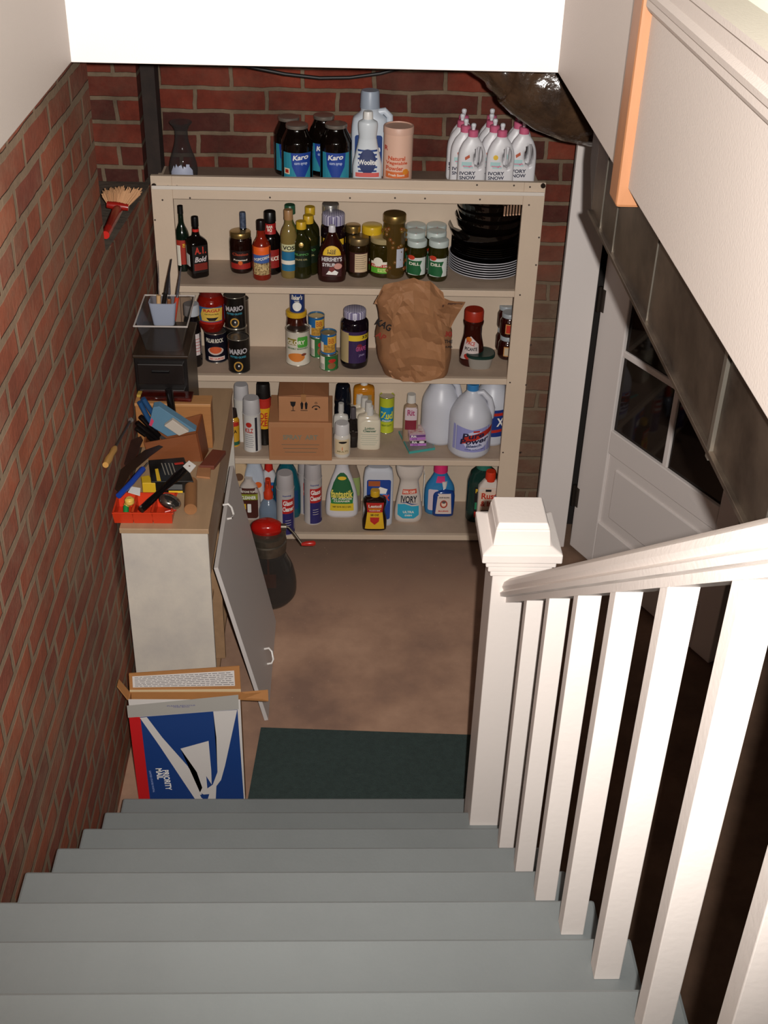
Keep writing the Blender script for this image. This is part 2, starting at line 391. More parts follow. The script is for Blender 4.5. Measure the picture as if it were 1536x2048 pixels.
# ------------------------------------------------------------------ staircase
RUN, RISE = 0.226, 0.181
Y1, Z1 = 2.647, H - 2.745
GREY = mat('#7b8080', 0.42, var=0.08, scale=3, bump=0.05, bscale=150)
st = thing('staircase', 'grey painted wooden stairs going down beside the brick wall', 'stairs', (0, 2.6, 0))
for k in range(12):
    yn = Y1 - RUN * k; z = Z1 + RISE * k
    xr = 0.483; xl = -0.648
    bm = bmesh.new()
    pts = [(xl, yn), (xr, yn), (xr, yn - 0.105), (xr - 0.022, yn - 0.15), (xr - 0.022, yn - RUN - 0.028), (xl, yn - RUN - 0.028)]
    lo = [bm.verts.new((x, y - 2.6, z - 0.03)) for x, y in pts]; hi = [bm.verts.new((x, y - 2.6, z)) for x, y in pts]
    bm.faces.new(hi); bm.faces.new(lo[::-1])
    for i in range(6):
        j = (i + 1) % 6; bm.faces.new((lo[i], lo[j], hi[j], hi[i]))
    link('tread', bm, GREY, st, bevel=0.006)
    boxo('riser', (-0.655, xr - 0.03, yn - 0.045 - 2.6, yn - 0.028 - 2.6, max(0.0, z - RISE), z - 0.03), GREY, st)
bm = bmesh.new()
for sx in (0.425, -0.66):
    a = [(sx, 0.02, 0.0), (sx, 0.02, 0.12), (sx, 2.6 - 11 * RUN - 2.6 - 0.1, Z1 + 11 * RISE - 0.04), (sx, -2.6 + 0.0, Z1 + 11 * RISE - 0.45)]
    hexa(bm, a, [(x + 0.025, y, z) for x, y, z in a])
link('stringer', bm, mat('#4a3226', 0.8), st)
# paint scuffs and a dropped orange speck on the treads
# ------------------------------------------------------------------ railing
RWH = mat('#e0d6cf', 0.42, bump=0.05, bscale=90)
rl = thing('stair_railing', 'white painted stair railing with square balusters and capped newel post', 'railing', (0.4, 2.3, 0))
XB = 0.4075
def rel(p): return (p[0] - 0.4, p[1] - 2.3, p[2])
# newel
zt2 = Z1 + RISE
ncx, ncy = 0.43, 2.435
top_nw = H - 1.69
bm = bmesh.new(); box(bm, ncx - .063 - 0.4, ncx + .063 - 0.4, ncy - .065 - 2.3, ncy + .063 - 2.3, 0.0, top_nw); nwp = link('newel_post', bm, RWH, rl, bevel=0.003)
bm = bmesh.new()
for hw, z0, z1, h2 in ((0.070, -1.708, -1.692, 0.070), (0.077, -1.690, -1.674, 0.077), (0.084, -1.672, -1.656, 0.084), (0.095, -1.653, -1.628, 0.095), (0.095, -1.628, -1.618, 0.072), (0.069, -1.62, -1.578, 0.064), (0.064, -1.578, -1.562, 0.058)):
    a = [(ncx - .4 + sx * hw, ncy - 2.3 + sy * hw, H + z0) for sx, sy in ((-1, -1), (1, -1), (1, 1), (-1, 1))]
    b_ = [(ncx - .4 + sx * h2, ncy - 2.3 + sy * h2, H + z1) for sx, sy in ((-1, -1), (1, -1), (1, 1), (-1, 1))]
    hexa(bm, a, b_)
link('newel_cap', bm, RWH, nwp, bevel=0.003)
# balusters
for k in range(8):
    yb = 1.211 + 0.226 * (5 - (k + 1)) ; zt = Z1 + RISE * (k + 2)
    ztop = H - (0.855 + 0.777 * (yb - 1.188))
    bw = 0.041
    bm = bmesh.new(); box(bm, XB - 0.4, XB + bw - 0.4, yb - 2.3, yb + 0.032 - 2.3, zt, ztop + 0.004)
    link('baluster', bm, RWH, rl, bevel=0.0015)
# hand rail : moulded section swept up the slope
def rail_line(y): return H - (0.855 + 0.777 * (y - 1.188))
bm = bmesh.new(); cx = XB + 0.02
pr = [(-0.0225, -0.016), (-0.0225, 0.000), (-0.037, 0.003), (-0.039, 0.014), (-0.031, 0.021), (-0.035, 0.032), (-0.031, 0.046), (-0.017, 0.057), (0, 0.061), (0.017, 0.057), (0.031, 0.046), (0.035, 0.032), (0.031, 0.021), (0.039, 0.014), (0.037, 0.003), (0.0225, 0.000), (0.0225, -0.016)]
ya, yb = 2.371, -0.6
A = [bm.verts.new((cx + p[0] - 0.4, ya - 2.3, rail_line(ya) + p[1] * 1.0)) for p in pr]
B = [bm.verts.new((cx + p[0] - 0.4, yb - 2.3, rail_line(yb) + p[1] * 1.0)) for p in pr]
for i in range(len(pr)):
    j = (i + 1) % len(pr); bm.faces.new((A[i], A[j], B[j], B[i]))
bm.faces.new(A[::-1]); bm.faces.new(B); smooth_angle(link('handrail', bm, RWH, rl), 35)

# ------------------------------------------------------------------ door at the right
dh = onZ(1138, 1094, 0.0); dn = onZ(1415, 1332, 0.0)
dd = (dn - dh); dd.z = 0; DW = dd.length; dang = math.atan2(dd.y, dd.x)
DM = Matrix.Translation((dh.x, dh.y, 0)) @ Matrix.Rotation(dang, 4, 'Z') @ Matrix.Translation((0, 0.035, 0))      # local x along the door, local y = thickness
def on_door(x, y):
    d = ray(x, y); o_ = Vector((0, 0, H)); n_ = Vector((-dd.y, dd.x, 0)).normalized()
    t = (dh - o_).dot(n_) / d.dot(n_); p = o_ + d * t
    return ((p - dh).dot(dd.normalized()), p.z)
DOORW = mat('#d4cbc6', 0.45, bump=0.04, bscale=120)
u0, zA = on_door(1222, 860); u1, zB = on_door(1313, 926); u2, zC_ = on_door(1337, 942); u3, zD = on_door(1433, 1013)
_, zT1 = on_door(1240, 713); _, zT0 = on_door(1245, 690)
door = bpy.data.objects.new('door_1', None); COL.objects.link(door); door.matrix_world = DM; struct(door, 'grey white half glazed door standing open into the basement')
gx = [u0, (u0 + u0 + 2 * (u3 - u0)) / 2]
zb = (zA + zB + zC_ + zD) / 4; mull = 0.026
ph = zT1 - zB * 0 - zb
ph = abs(zT1 - zb); DH = 2.02
um = (u1 + u2) / 2; ur = max(u3, um + (um - u0))
bm = bmesh.new()
TK = 0.035
box(bm, 0, u0, -TK, 0, 0.012, DH); box(bm, ur, DW, -TK, 0, 0.012, DH); box(bm, u0, ur, -TK, 0, 0.012, 0.22)
lo1 = on_door(1203, 921)[1]
box(bm, u0, ur, -TK, 0, zb - 0.10, zb)
rows = [zb + i * (ph + mull) for i in range(4)]
for i in range(1, 4):
    if rows[i] - mull < DH - 0.1: box(bm, u0, ur, -TK + 0.006, -0.006, rows[i] - mull, rows[i])
box(bm, um - mull / 2, um + mull / 2, -TK + 0.006, -0.006, zb, DH - 0.1); box(bm, u0, ur, -TK, 0, DH - 0.1, DH)
link('door_leaf', bm, DOORW, door, bevel=0.004)
bm = bmesh.new(); box(bm, u0, ur, -TK + 0.012, -0.012, 0.22, zb - 0.10)
a, b_ = [], []
dpan = link('door_panel', bm, DOORW, door)
bm = bmesh.new(); box(bm, u0 + 0.05, ur - 0.05, -TK + 0.004, -0.005, 0.27, zb - 0.15); link('raised_panel', bm, DOORW, dpan, bevel=0.006)
DG = mat('#15100e', 0.06, spec=0.6)
bm = bmesh.new(); box(bm, u0, ur, -TK / 2 - 0.002, -TK / 2 + 0.002, zb, DH - 0.1); link('pane', bm, glass('#2a211c', 0.55, 0.04), door)
for zz in (on_door(1186, 590)[1], on_door(1142, 985)[1]):
    bm = bmesh.new(); tube(bm, [(-0.012, -0.035, zz - 0.05), (-0.012, -0.035, zz + 0.05)], 0.008); box(bm, -0.012, 0.02, -0.0375, -0.035, zz - 0.045, zz + 0.045)
    link('hinge', bm, mat('#4a423c', 0.35, metal=0.8), door)
# casing
cL = onZ(1080, 1092, 0); cR = onZ(1128, 1096, 0)
c0 = onY(1153, 300, 4.30).x; 
bm = bmesh.new(); box(bm, 0.822, 0.955, 4.27, 4.30, 0, ZC + 0.1)
struct(link('trim_4', bm, DOORW, bevel=0.003), 'tall grey white door casing right of the shelves')
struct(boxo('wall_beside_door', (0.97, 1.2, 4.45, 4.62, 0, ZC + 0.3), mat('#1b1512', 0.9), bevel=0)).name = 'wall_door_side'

# ------------------------------------------------------------------ duct and wrapped insulation
METAL = mat('#6a5d50', 0.38, metal=0.8, var=0.5, scale=5, c2='#3a3028')
XD = 0.55
duct = thing('sheet_metal_duct', 'dull grey sheet metal duct running along the right wall edge', 'duct', (XD, 1.0, H - 0.9))
zb0 = H - 0.893
bm = bmesh.new(); box(bm, 0, 0.32, -1.9, 1.62, 0, 0.23); link('duct_run', bm, METAL, duct, bevel=0.002)
bm = bmesh.new(); hexa(bm, [(0, 1.62, 0.0), (0, 1.62, 0.22), (0.3, 1.62, 0.22), (0.3, 1.62, 0.0)], [(0.03, 1.84, 0.05), (0.03, 1.84, 0.22), (0.3, 1.84, 0.22), (0.3, 1.84, 0.05)])
link('duct_end', bm, mat('#4a4038', 0.5, metal=0.4, var=0.4), duct)
for yy, ww in ((1.50, 0.003), (1.36, 0.003), (1.02, 0.003), (0.55, 0.014), (0.30, 0.003)):
    boxo('seam', (-0.006 if ww > 0.01 else -0.0025, 0.004, yy - 0.0, yy + ww, -0.012 if ww > 0.01 else 0, 0.225), mat('#7c766c', 0.3, metal=0.8), duct, bevel=0.0005)
boxo('bottom_flange', (-0.008, 0.01, -1.9, 1.62, -0.004, 0.004), METAL, duct, bevel=0.001)
duct.location.z = zb0
bm = bmesh.new()
base = [onY(x, y, 3.55) for x, y in ((930, 100), (985, 105), (1035, 120), (1080, 150), (1125, 190), (1165, 222), (1215, 262))]
rr = [0.045, 0.085, 0.12, 0.13, 0.12, 0.10, 0.055]
base = [Vector((base[0].x - .03, 3.55, ZC + .29))] + base; rr = [.04] + rr
pts = []; rs = []
for i in range(len(base) - 1):
    for k in range(6):
        t = k / 6; pts.append(base[i].lerp(base[i + 1], t)); rs.append(rr[i] * (1 - t) + rr[i + 1] * t)
pts.append(base[-1]); rs.append(rr[-1])
tube(bm, pts, rs, 40)
for v in bm.verts:
    n = noise.noise(Vector((v.co.x * 14, v.co.y * 40, v.co.z * 14))) + 0.5 * noise.noise(v.co * 45)
    v.co += Vector((0, -1, 0.5)) * n * 0.014
o = link('duct_insulation', bm, mat('#4a3626', 0.2, var=0.6, scale=9, c2='#2c2018', bump=0.7, bscale=22, spec=0.8), smooth=True)
tag(o, 'sagging brown plastic-wrapped insulation hanging under the header corner', 'insulation')
# black cable under the header
o = tubeo('cable', [Vector((onY(430, 90, 4.2).x, 4.2, ZC + .299))] + [onY(x, y, 4.2) for x, y in ((440, 118), (500, 134), (570, 148), (640, 156), (700, 155), (760, 147), (820, 132), (860, 118))] + [Vector((onY(870, 90, 4.2).x, 4.2, ZC + .299))], 0.006, mat('#191514', 0.5))
tag(o, 'black cable sagging across the brick just below the header', 'cable')

# ------------------------------------------------------------------ floor mat
bm = bmesh.new(); y_ = 0.008
hexa(bm, [(-0.267, 3.145, 0.001), (0.46, 3.11, 0.001), (0.44, 2.30, 0.001), (-0.32, 2.35, 0.001)], [(-0.267, 3.145, y_), (0.46, 3.11, y_), (0.44, 2.30, y_), (-0.32, 2.35, y_)])
tag(link('floor_mat', bm, mat('#33423f', 0.95, var=0.25, scale=60, bump=0.4, bscale=300)), 'dark green grey mat on the floor at the foot of the stairs', 'mat')

# ================================================================== SHELF UNIT
CREAM = mat('#cbb6a0', 0.5, var=0.06, scale=3, bump=0.05, bscale=80)
CREAMD = mat('#b39c88', 0.55, var=0.18, scale=5, bump=0.05, bscale=60)
YS = 4.30
sx0, sx1 = -0.684, 0.729
ztop = H - 1.365; zs = [H - 1.781, H - 2.150, H - 2.524, H - 2.893]
ztb = ztop - 0.052
unit = thing('shelf_unit', 'large cream painted wooden shelf unit filled with jars and bottles against the brick wall', 'shelves', (0, YS, 0))
def ub(name, x0, x1, y0, y1, z0, z1, m=CREAM, bev=0.0015): return boxo(name, (x0, x1, y0 - YS, y1 - YS, z0, z1), m, unit, bevel=bev)
ub('side_panel', sx0, sx0 + 0.02, YS + 0.02, 4.585, 0.0, ztb); ub('side_panel', sx1 - 0.02, sx1, YS + 0.02, 4.585, 0.0, ztb)
sl = onY(346, 403, YS).x; sr = onY(1046, 403, YS).x
ub('stile', sx0, sl, YS, YS + 0.02, 0.0, ztop - 0.0); ub('stile', sr, sx1, YS, YS + 0.02, 0.0, ztop)
zr = onY(700, 404, YS).z
ub('top_rail', sl, sr, YS, YS + 0.02, zr, ztop)
ub('bead', sx0 + 0.004, sx1 - 0.004, YS - 0.010, YS, onY(700, 384, YS).z, onY(700, 377, YS).z, mat('#d9cfc4', 0.3))
ub('top_board', sx0 + 0.02, sx1 - 0.02, YS + 0.02, 4.585, ztb - 0.02, ztb, mat('#8a7565', 0.6, var=0.3, scale=6))
ub('back_panel', sx0 + 0.02, sx1 - 0.02, 4.575, 4.585, 0.02, ztb - 0.02, CREAM)
for i, z in enumerate(zs):
    ub('shelf', sx0 + 0.02, sx1 - 0.02, YS + 0.02, 4.575, z - 0.022, z, CREAMD)
    ub('shelf_edge', sl, sr, YS + 0.001, YS + 0.02, z - 0.024, z + 0.0005, CREAM)
for x, y in ((308, 371), (1086, 371)):
    bm = bmesh.new(); p = onY(x, y, YS); tube(bm, [(p.x, -0.006, p.z), (p.x, 0.004, p.z)], 0.009, 10)
    link('screw', bm, mat('#3d302a', 0.3, metal=0.7), unit)
for x, y in ((700, 396), (540, 395), (790, 396), (850, 397), (960, 399), (1058, 410), (1072, 530), (1040, 590), (1062, 690), (1020, 765), (1052, 770), (1006, 905), (1042, 905), (310, 440), (325, 400), (336, 372), (354, 372), (380, 396), (1028, 371), (1060, 374), (954, 370), (1078, 475)):
    bm = bmesh.new(); p = onY(x, y, YS); tube(bm, [(p.x, -0.0006, p.z), (p.x, 0.002, p.z)], 0.0035, 8)
    link('nail_head', bm, mat('#3a2c25', 0.6), unit)

# ------------------------------------------------------------------ placing containers
def spot(x, wd, yt, z, yb=None, Y=None, cx=None):
    """base centre, width and height of a container seen at these pixels standing on height z"""
    if Y is None:
        p = onZ(x, yb, z); r = 0.5 * wd / F * math.hypot(p.y, p.z - H) * 0.98
        Y = p.y + r
    ym = (yt + (yb or yt + 60)) / 2
    X = onY(x, ym, Y).x; W = onY(x + wd / 2, ym, Y).x - onY(x - wd / 2, ym, Y).x
    Ht = onY(x, yt, Y).z - z
    return Vector((X, Y, z)), W, Ht, yb is not None
def cont(name, label, cat, sp, group=None, rz=0):
    o = thing(name, label, cat, sp[0], rz, group); return o, sp[1], sp[2]
CRE = ink('#e6ddcc'); BLK = ink('#161214'); RED = ink('#b32a1e'); YEL = ink('#e0b52a'); GRN = ink('#2c7a3a'); BLU = ink('#23417f'); WHT = ink('#ece8e2'); TEAL = ink('#2f8ba0'); ORG = ink('#d4601e'); PNK = ink('#d9587e'); PUR = ink('#43306e'); GOLD = mat('#a98b52', 0.3, metal=0.85); SILV = mat('#b5b2ad', 0.25, metal=0.8); TAN = ink('#b8946a')

def jar(name, label, sp, glassc, lidc, cat='jar', group=None, lidh=0.14, lidr=0.80, neck=0.78, shoulder=0.80, n=2, lab=None, lidmat=None, taper=0.94, depth=None):
    o, W, Ht = cont(name, label, cat, sp, group); r = W / 2; d = (depth or 1) * r
    lh = Ht * lidh
    rows = [(0, r * 0.86, d * 0.86, n), (Ht * 0.015, r * taper, d * taper, n), (Ht * 0.08, r, d, n), (Ht * shoulder * 0.9, r, d, n), (Ht * shoulder, r * 0.95, d * 0.95, n), (Ht * (1 - lidh * 1.05), r * neck, d * neck, 2), (Ht * 0.99, r * neck, d * neck, 2)]
    loft('jar_body', rows, mat(glassc, 0.08, spec=0.6), o, soft=True, hard=60)
    lm = lidmat or mat(lidc, 0.3)
    q = lidr * r
    loft('lid', [(Ht - lh, q * 0.99), (Ht - lh * 0.93, q), (Ht - lh * 0.15, q), (Ht - lh * 0.03, q * 0.95), (Ht, q * 0.9)], lm, o, soft=False, seg=36)
    return o, W, Ht
def can(name, label, sp, c, cat='can', group=None, rim=True, top='#8d857c', H2=None):
    o, W, Ht = cont(name, label, cat, sp, group); r = W / 2; Ht = H2 or Ht
    loft('can_body', [(0, r * 0.99), (0.002, r), (0.004, r * 0.98), (Ht - 0.004, r * 0.98), (Ht - 0.002, r), (Ht, r * 0.99), (Ht, r * 0.93), (Ht - 0.004, r * 0.92)], mat(c, 0.35), o, soft=False, hard=30)
    loft('can_top', [(Ht - 0.0045, r * 0.93), (Ht - 0.0036, r * 0.93)], mat(top, 0.25, metal=0.8), o, soft=False)
    bm = bmesh.new(); seg = 36
    for zz in (0.002, Ht - 0.001): tube(bm, [(r * 0.985 * math.cos(t * 2 * math.pi / seg), r * 0.985 * math.sin(t * 2 * math.pi / seg), zz) for t in range(seg + 1)], 0.0016, 6, caps=False)
    link('rim', bm, mat('#c2bcae', 0.25, metal=0.85), o, smooth=True)
    return o, W, Ht
def bottle(name, label, sp, c, keys, capkeys=None, capc='#e8e4de', cat='bottle', group=None, rough=0.12, m=None, seg=32, soft=True, rz=0):
    """keys: (height fraction, half-width fraction, depth/width, exponent)"""
    o, W, Ht = cont(name, label, cat, sp, group, rz); r = W / 2
    if len(sp) > 3 and sp[3]: o.location.y -= r * (1 - max(d for _, a, d, n in keys if a > .8))
    loft('bottle_body', [(z * Ht, a * r, a * r * d, n) for z, a, d, n in keys], m or mat(c, rough), o, soft=soft, seg=seg, hard=50)
    if capkeys: loft('cap', [(z * Ht, a * r) for z, a in capkeys], capc if not isinstance(capc, str) else mat(capc, 0.35), o, soft=False, seg=24)
    return o, W, Ht

# ================================================================== TOP OF THE UNIT
TS = onY
zt = ztb
# glass carafe
o, W, Ht = cont('glass_carafe', 'clear glass carafe with etched base on the top left of the shelf unit', 'carafe', spot(363, 58, 243, zt, Y=4.43))
r = W / 2
loft('carafe_body', [(0.001, r * .80), (Ht * .03, r * .92), (Ht * .18, r), (Ht * .34, r * .9), (Ht * .55, r * .62), (Ht * .72, r * .46), (Ht * .85, r * .45), (Ht * .93, r * .6), (Ht * .985, r * .78), (Ht, r * .76)], glass('#e6e6ea', 0.93, 0.03), o, closed=False)
loft('glass_base', [(0.001, r * .78), (Ht * .02, r * .78)], glass('#cfd2d6', 0.5), o, soft=False)
random.seed(3)
et = mat('#a9adc0', 0.4)
for k in range(7):
    a = -0.8 + k * 0.25
    patch(o, [(r * a * .9 - .004, Ht * .05), (r * a * .9 + .006, Ht * (.05 + .02 * (k % 2))), (r * a * .75 + .010, Ht * (.22 + .05 * (k % 3))), (r * a * .7, Ht * (.30 + .03 * (k % 2))), (r * a * .82 - .006, Ht * .18)], et, name='etched_pattern')
# corn syrup jars
def karo(x, wd, yt, Y, lab, front_row, dx=0.0):
    sp = spot(x, wd, yt, zt, Y=Y)
    o, W, Ht = jar('syrup_jar', lab, sp, '#0d0705', '#b0a79a', lidmat=mat('#a89c90', 0.3, metal=0.7), lidh=0.06, lidr=0.70, neck=0.64, shoulder=0.74, group='large jars of dark corn syrup on top of the shelf unit')
    r = W / 2
    patch(o, rect(-r * .97, r * .97, Ht * .10, Ht * .57), TEAL)
    patch(o, [(-r * .62 + dx * r, Ht * .57), (-r * .55 + dx * r, Ht * .34), (-r * .25 + dx * r, Ht * .16), (r * .25 + dx * r, Ht * .16), (r * .55 + dx * r, Ht * .34), (r * .62 + dx * r, Ht * .57)], ink('#1d3f93'), 0.0012)
    text(o, 'Karo', dx * r, Ht * .50, r * .95, Ht * .085, WHT, 0.002, slant=0.25, rot=0.1)
    text(o, 'corn syrup', dx * r, Ht * .385, r * .8, Ht * .05, mat('#b8c4e0', .5), 0.002)
    if front_row: patch(o, rect(-r * .78, -r * .45, Ht * .20, Ht * .30), ink('#e6d3b0'), 0.0014); patch(o, rect(-r * .72, -r * .52, Ht * .22, Ht * .28), RED, 0.002)
    return o
karo(578, 62, 232, 4.535, 'rear left of the four large dark syrup jars on top of the unit', False)
karo(648, 60, 229, 4.535, 'rear right of the four large dark syrup jars on top of the unit', False)
karo(594, 64, 247, 4.43, 'front left dark syrup jar with blue and teal label, farthest from the white bottles', True, 0.25)
karo(672, 64, 246, 4.43, 'front right dark syrup jar with blue and teal label, beside the small white detergent bottle', False, 0.0)
def handle_ring(root, cx, cz, rx, rz, m, fn, d=0.006, name='grip'):
    """a dark finger hole framed by a rim, on the front and back of a moulded jug"""
    pass
# big detergent jug behind
PLW = mat('#ccd3dc', 0.35)
o, W, Ht = bottle('detergent_jug', 'tall white detergent jug with grey cap and side handle behind the small one', spot(740, 74, 180, zt, Y=4.54), '', [(0, .92, .55, 4), (.03, .98, .55, 4), (.5, 1, .55, 4), (.68, .9, .6, 3), (.76, .5, .9, 2), (.80, .5, 1, 2)], [(.80, .54), (.98, .5), (1, .46)], mat('#9aa4b2', .4), m=PLW)
r = W / 2
tubeo('handle', [(r * .35, 0, Ht * .74), (r * .8, 0, Ht * .76), (r * 1.08, 0, Ht * .70), (r * 1.1, 0, Ht * .58), (r * .95, 0, Ht * .45)], .013, PLW, o)
patch(o, rrect(-r * .8, r * .7, Ht * .12, Ht * .50, .01), BLU)
text(o, 'Woolite', 0, Ht * .34, r * 1.2, Ht * .08, WHT, .002)
# small white detergent bottle
o, W, Ht = bottle('detergent_bottle', 'small white hourglass detergent bottle with round navy label on top of the unit', spot(736, 60, 222, zt, Y=4.42), '', [(0, .92, .6, 3), (.03, .99, .6, 3), (.25, 1, .6, 3), (.45, .8, .65, 2.5), (.62, .62, .75, 2), (.66, .60, .8, 2), (.78, .66, .8, 2), (.86, .62, .8, 2), (.9, .3, 1, 2)], [(.9, .34), (.98, .32), (1, .28)], m=mat('#d5dade', .35))
r = W / 2
for k in range(6): patch(o, rect(-r * (.62 + .04 * (k % 2)), r * (.62 + .04 * (k % 2)), Ht * (.20 + k * .055), Ht * (.225 + k * .055)), BLU)
patch(o, ngon((0, Ht * .34), Ht * .17, 24, r * .58), ink('#1f2f62'), .0012)
text(o, 'Woolite', 0, Ht * .335, r * 1.25, Ht * .07, WHT, .002)
patch(o, rect(-r * .8, r * .8, Ht * .13, Ht * .19), ink('#d8625c'), .0014)
# vegetable powder canister
sp = spot(797, 59, 250, zt, Y=4.43)
o, W, Ht = cont('powder_canister', 'pale pink cardboard canister of powder with orange lettering beside the white bottle', 'canister', sp); r = W / 2
loft('canister_body', [(0, r), (Ht * .9, r)], mat('#e2b7a0', .5), o, soft=False); loft('lid', [(Ht * .88, r * 1.03), (Ht * .985, r * 1.03), (Ht, r), (Ht, r * .93), (Ht * .985, r * .92)], mat('#d8ad98', .45), o, soft=False)
OR2 = ink('#c9502a')
for k, s in enumerate(('Natural', 'Vegetable', 'Powder')): text(o, s, -r * .12 - r * .12 * (k == 2), Ht * (.50 - .085 * k), r * (1.15 if k != 1 else 1.45), Ht * .07, OR2)
patch(o, rect(-r * .95, r * .75, Ht * .16, Ht * .27), ink('#d9703a')); text(o, 'Fresh Scent', -.1 * r, Ht * .215, r * 1.1, Ht * .04, CRE)
patch(o, ngon((r * .5, Ht * .27), r * .2, 14), ink('#e08a2c'), .0012); text(o, 'R', -r * .82, Ht * .66, r * .2, Ht * .08, RED)
# row of eleven white soap bottles with pink caps
IV = mat('#d9d6d8', .38)
def ivory(x, yt, Y, lab, face, last=False):
    sp = spot(x, 56, yt, zt, Y=Y)
    o, W, Ht = cont('soap_bottle', lab, 'bottle', sp, 'white liquid soap bottles with pink caps on top of the unit'); r = W / 2
    # flat jug with a moulded oval grip opening at its right
    rows = [(0, .94, .5, 5), (.02, 1, .52, 5), (.45, 1, .52, 4), (.58, .93, .52, 3), (.70, .70, .55, 2.5), (.78, .42, .7, 2), (.82, .32, 1, 2)]
    hx = r * .44; hz = Ht * .49
    body_rows = catmull([norm_row((z * Ht, a * r, r * a * d, n)) for z, a, d, n in rows])
    SURF[o.name] = body_rows
    # front outline minus the oval hole, extruded with rounded depth
    bm = bmesh.new(); NR, NC = 26, 20; grid = {}
    def inside(x, z): return ((x - hx) / (r * .31)) ** 2 + ((z - hz) / (Ht * .17)) ** 2 < 1
    for s in (-1, 1):
        for i in range(NR + 1):
            z = Ht * .82 * i / NR; _, a, b_, n, _, _ = interp(body_rows, z)
            for j in range(NC + 1):
                u = math.sin((j / NC - .5) * math.pi); x = a * u
                y = s * b_ * max(0, 1 - abs(u) ** n) ** (1 / n)
                if inside(x, z):
                    dx, dz = (x - hx) / (r * .31), (z - hz) / (Ht * .17); L_ = max(math.hypot(dx, dz), 1e-4)
                    if L_ > .55: x = hx + dx / L_ * r * .31; z_ = hz + dz / L_ * Ht * .17
                    else: z_ = z
                    grid[s, i, j] = (x, y * (.55 if L_ > .55 else .5), z_, L_ <= .55)
                else: grid[s, i, j] = (x, y, z, False)
    V = {k: bm.verts.new(g[:3]) for k, g in grid.items()}
    hole = set()
    for s in (-1, 1):
        for i in range(NR):
            for j in range(NC):
                q = [(s, i, j), (s, i, j + 1), (s, i + 1, j + 1), (s, i + 1, j)]
                if any(grid[k][3] for k in q): hole.add((i, j)); continue
                bm.faces.new([V[k] for k in (q if s < 0 else q[::-1])])
    for i, j in hole:      # inner walls of the grip opening
        for (di, dj, a, b_) in ((-1, 0, (i, j), (i, j + 1)), (1, 0, (i + 1, j), (i + 1, j + 1)), (0, -1, (i, j), (i + 1, j)), (0, 1, (i, j + 1), (i + 1, j + 1))):
            if (i + di, j + dj) not in hole:
                bm.faces.new([V[(-1,) + a], V[(-1,) + b_], V[(1,) + b_], V[(1,) + a]])
    bmesh.ops.remove_doubles(bm, verts=bm.verts, dist=1e-5)
    loose = [v for v in bm.verts if not v.link_faces]; bmesh.ops.delete(bm, geom=loose, context='VERTS')
    lk = link('bottle_body', bm, IV, o); smooth_angle(lk, 60)
    loft('nosurf_cap', [(Ht * .80, r * .36), (Ht * .89, r * .36), (Ht * .90, r * .3)], mat('#c8607f', .4), o, soft=False, seg=24).name = 'pink_collar'
    loft('nosurf_tip', [(Ht * .90, r * .12), (Ht * .93, r * .14), (Ht * .96, r * .18), (Ht * .99, r * .16), (Ht, r * .08)], mat('#d8d8dc', .4), o, seg=16).name = 'nozzle'
    if face >= 0:
        patch(o, [(-r * .55, Ht * .50), (-r * .22, Ht * .545), (-r * .18, Ht * .50), (-r * .5, Ht * .455)] if face != 2 else ngon((-r * .4, Ht * .50), r * .18, 12), ink('#b4512c') if face != 2 else YEL)
        patch(o, rect(-r * .75, -r * .02, Ht * .36, Ht * .43), mat('#a9cccb', .5))
        patch(o, rect(-r * .6, r * .08, Ht * .33, Ht * .36), mat('#a9cccb', .5), .0008)
        text(o, 'tough', -r * .32, Ht * .365, r * .7, Ht * .035, PNK, .002)
        text(o, 'IVORY', -r * .28, Ht * .255, r * 1.15, Ht * .055, ink('#20203c'), rot=.03)
        text(o, 'SNOW', -r * .28, Ht * .185, r * 1.15, Ht * .055, ink('#20203c'), rot=.03)
    return o
for c, (xs_, nm) in enumerate((((946, 931, 924, 927), 'left'), ((1004, 989, 982, 983), 'middle'), ((1048, 1037, 1040), 'right'))):
    yts = (246, 237, 227, 217) if c < 2 else (240, 229, 221)
    dep = ('front', 'second from the front', 'third from the front', 'rearmost') if c < 2 else ('front', 'second from the front', 'rearmost')
    for i in reversed(range(len(xs_))):
        Y = (4.40 if c < 2 else 4.43) + .054 * i
        ivory(xs_[i] - (0 if i == 0 else 0), yts[i], Y, '%s pink capped soap bottle in the %s column on the unit top' % (dep[i], nm), (2 if (c == 1 and i == 0) else 0))

# ================================================================== FIRST SHELF (sauces, jars, plates)
z1_ = zs[0]
def lbl(o, W, Ht, za, zb, m, xf=.97, off=.0006): return patch(o, rect(-W / 2 * xf, W / 2 * xf, Ht * za, Ht * zb), m, off)
LONG = [(0, .9, 1, 2), (.02, 1, 1, 2), (.50, 1, 1, 2), (.60, .85, 1, 2), (.72, .42, 1, 2), (.80, .34, 1, 2), (.90, .34, 1, 2)]
o, W, Ht = bottle('sauce_bottle', 'dark green round sauce bottle half hidden behind the left stile', spot(362, 30, 411, z1_, Y=4.47), '#0d1a12', LONG, [(.88, .38), (1, .36)], '#101010')
lbl(o, W, Ht, .12, .5, ink('#a33022')); patch(o, rect(-W * .45, -W * .1, Ht * .1, Ht * .42), CRE, .001); text(o, 'S', W * .2, Ht * .42, W * .3, Ht * .06, YEL)
o, W, Ht = bottle('steak_sauce_bottle', 'square black steak sauce bottle with red letters near the left end of the first shelf', spot(393, 39, 433, z1_, yb=557), '#0e0807', [(0, .9, 1, 5), (.02, .98, 1, 5), (.56, 1, 1, 5), (.62, .9, 1, 4), (.68, .45, 1, 2), (.80, .32, 1, 2), (.86, .32, 1, 2)], [(.84, .36), (.98, .36), (1, .33)], '#0c0a0a', rz=math.radians(28))
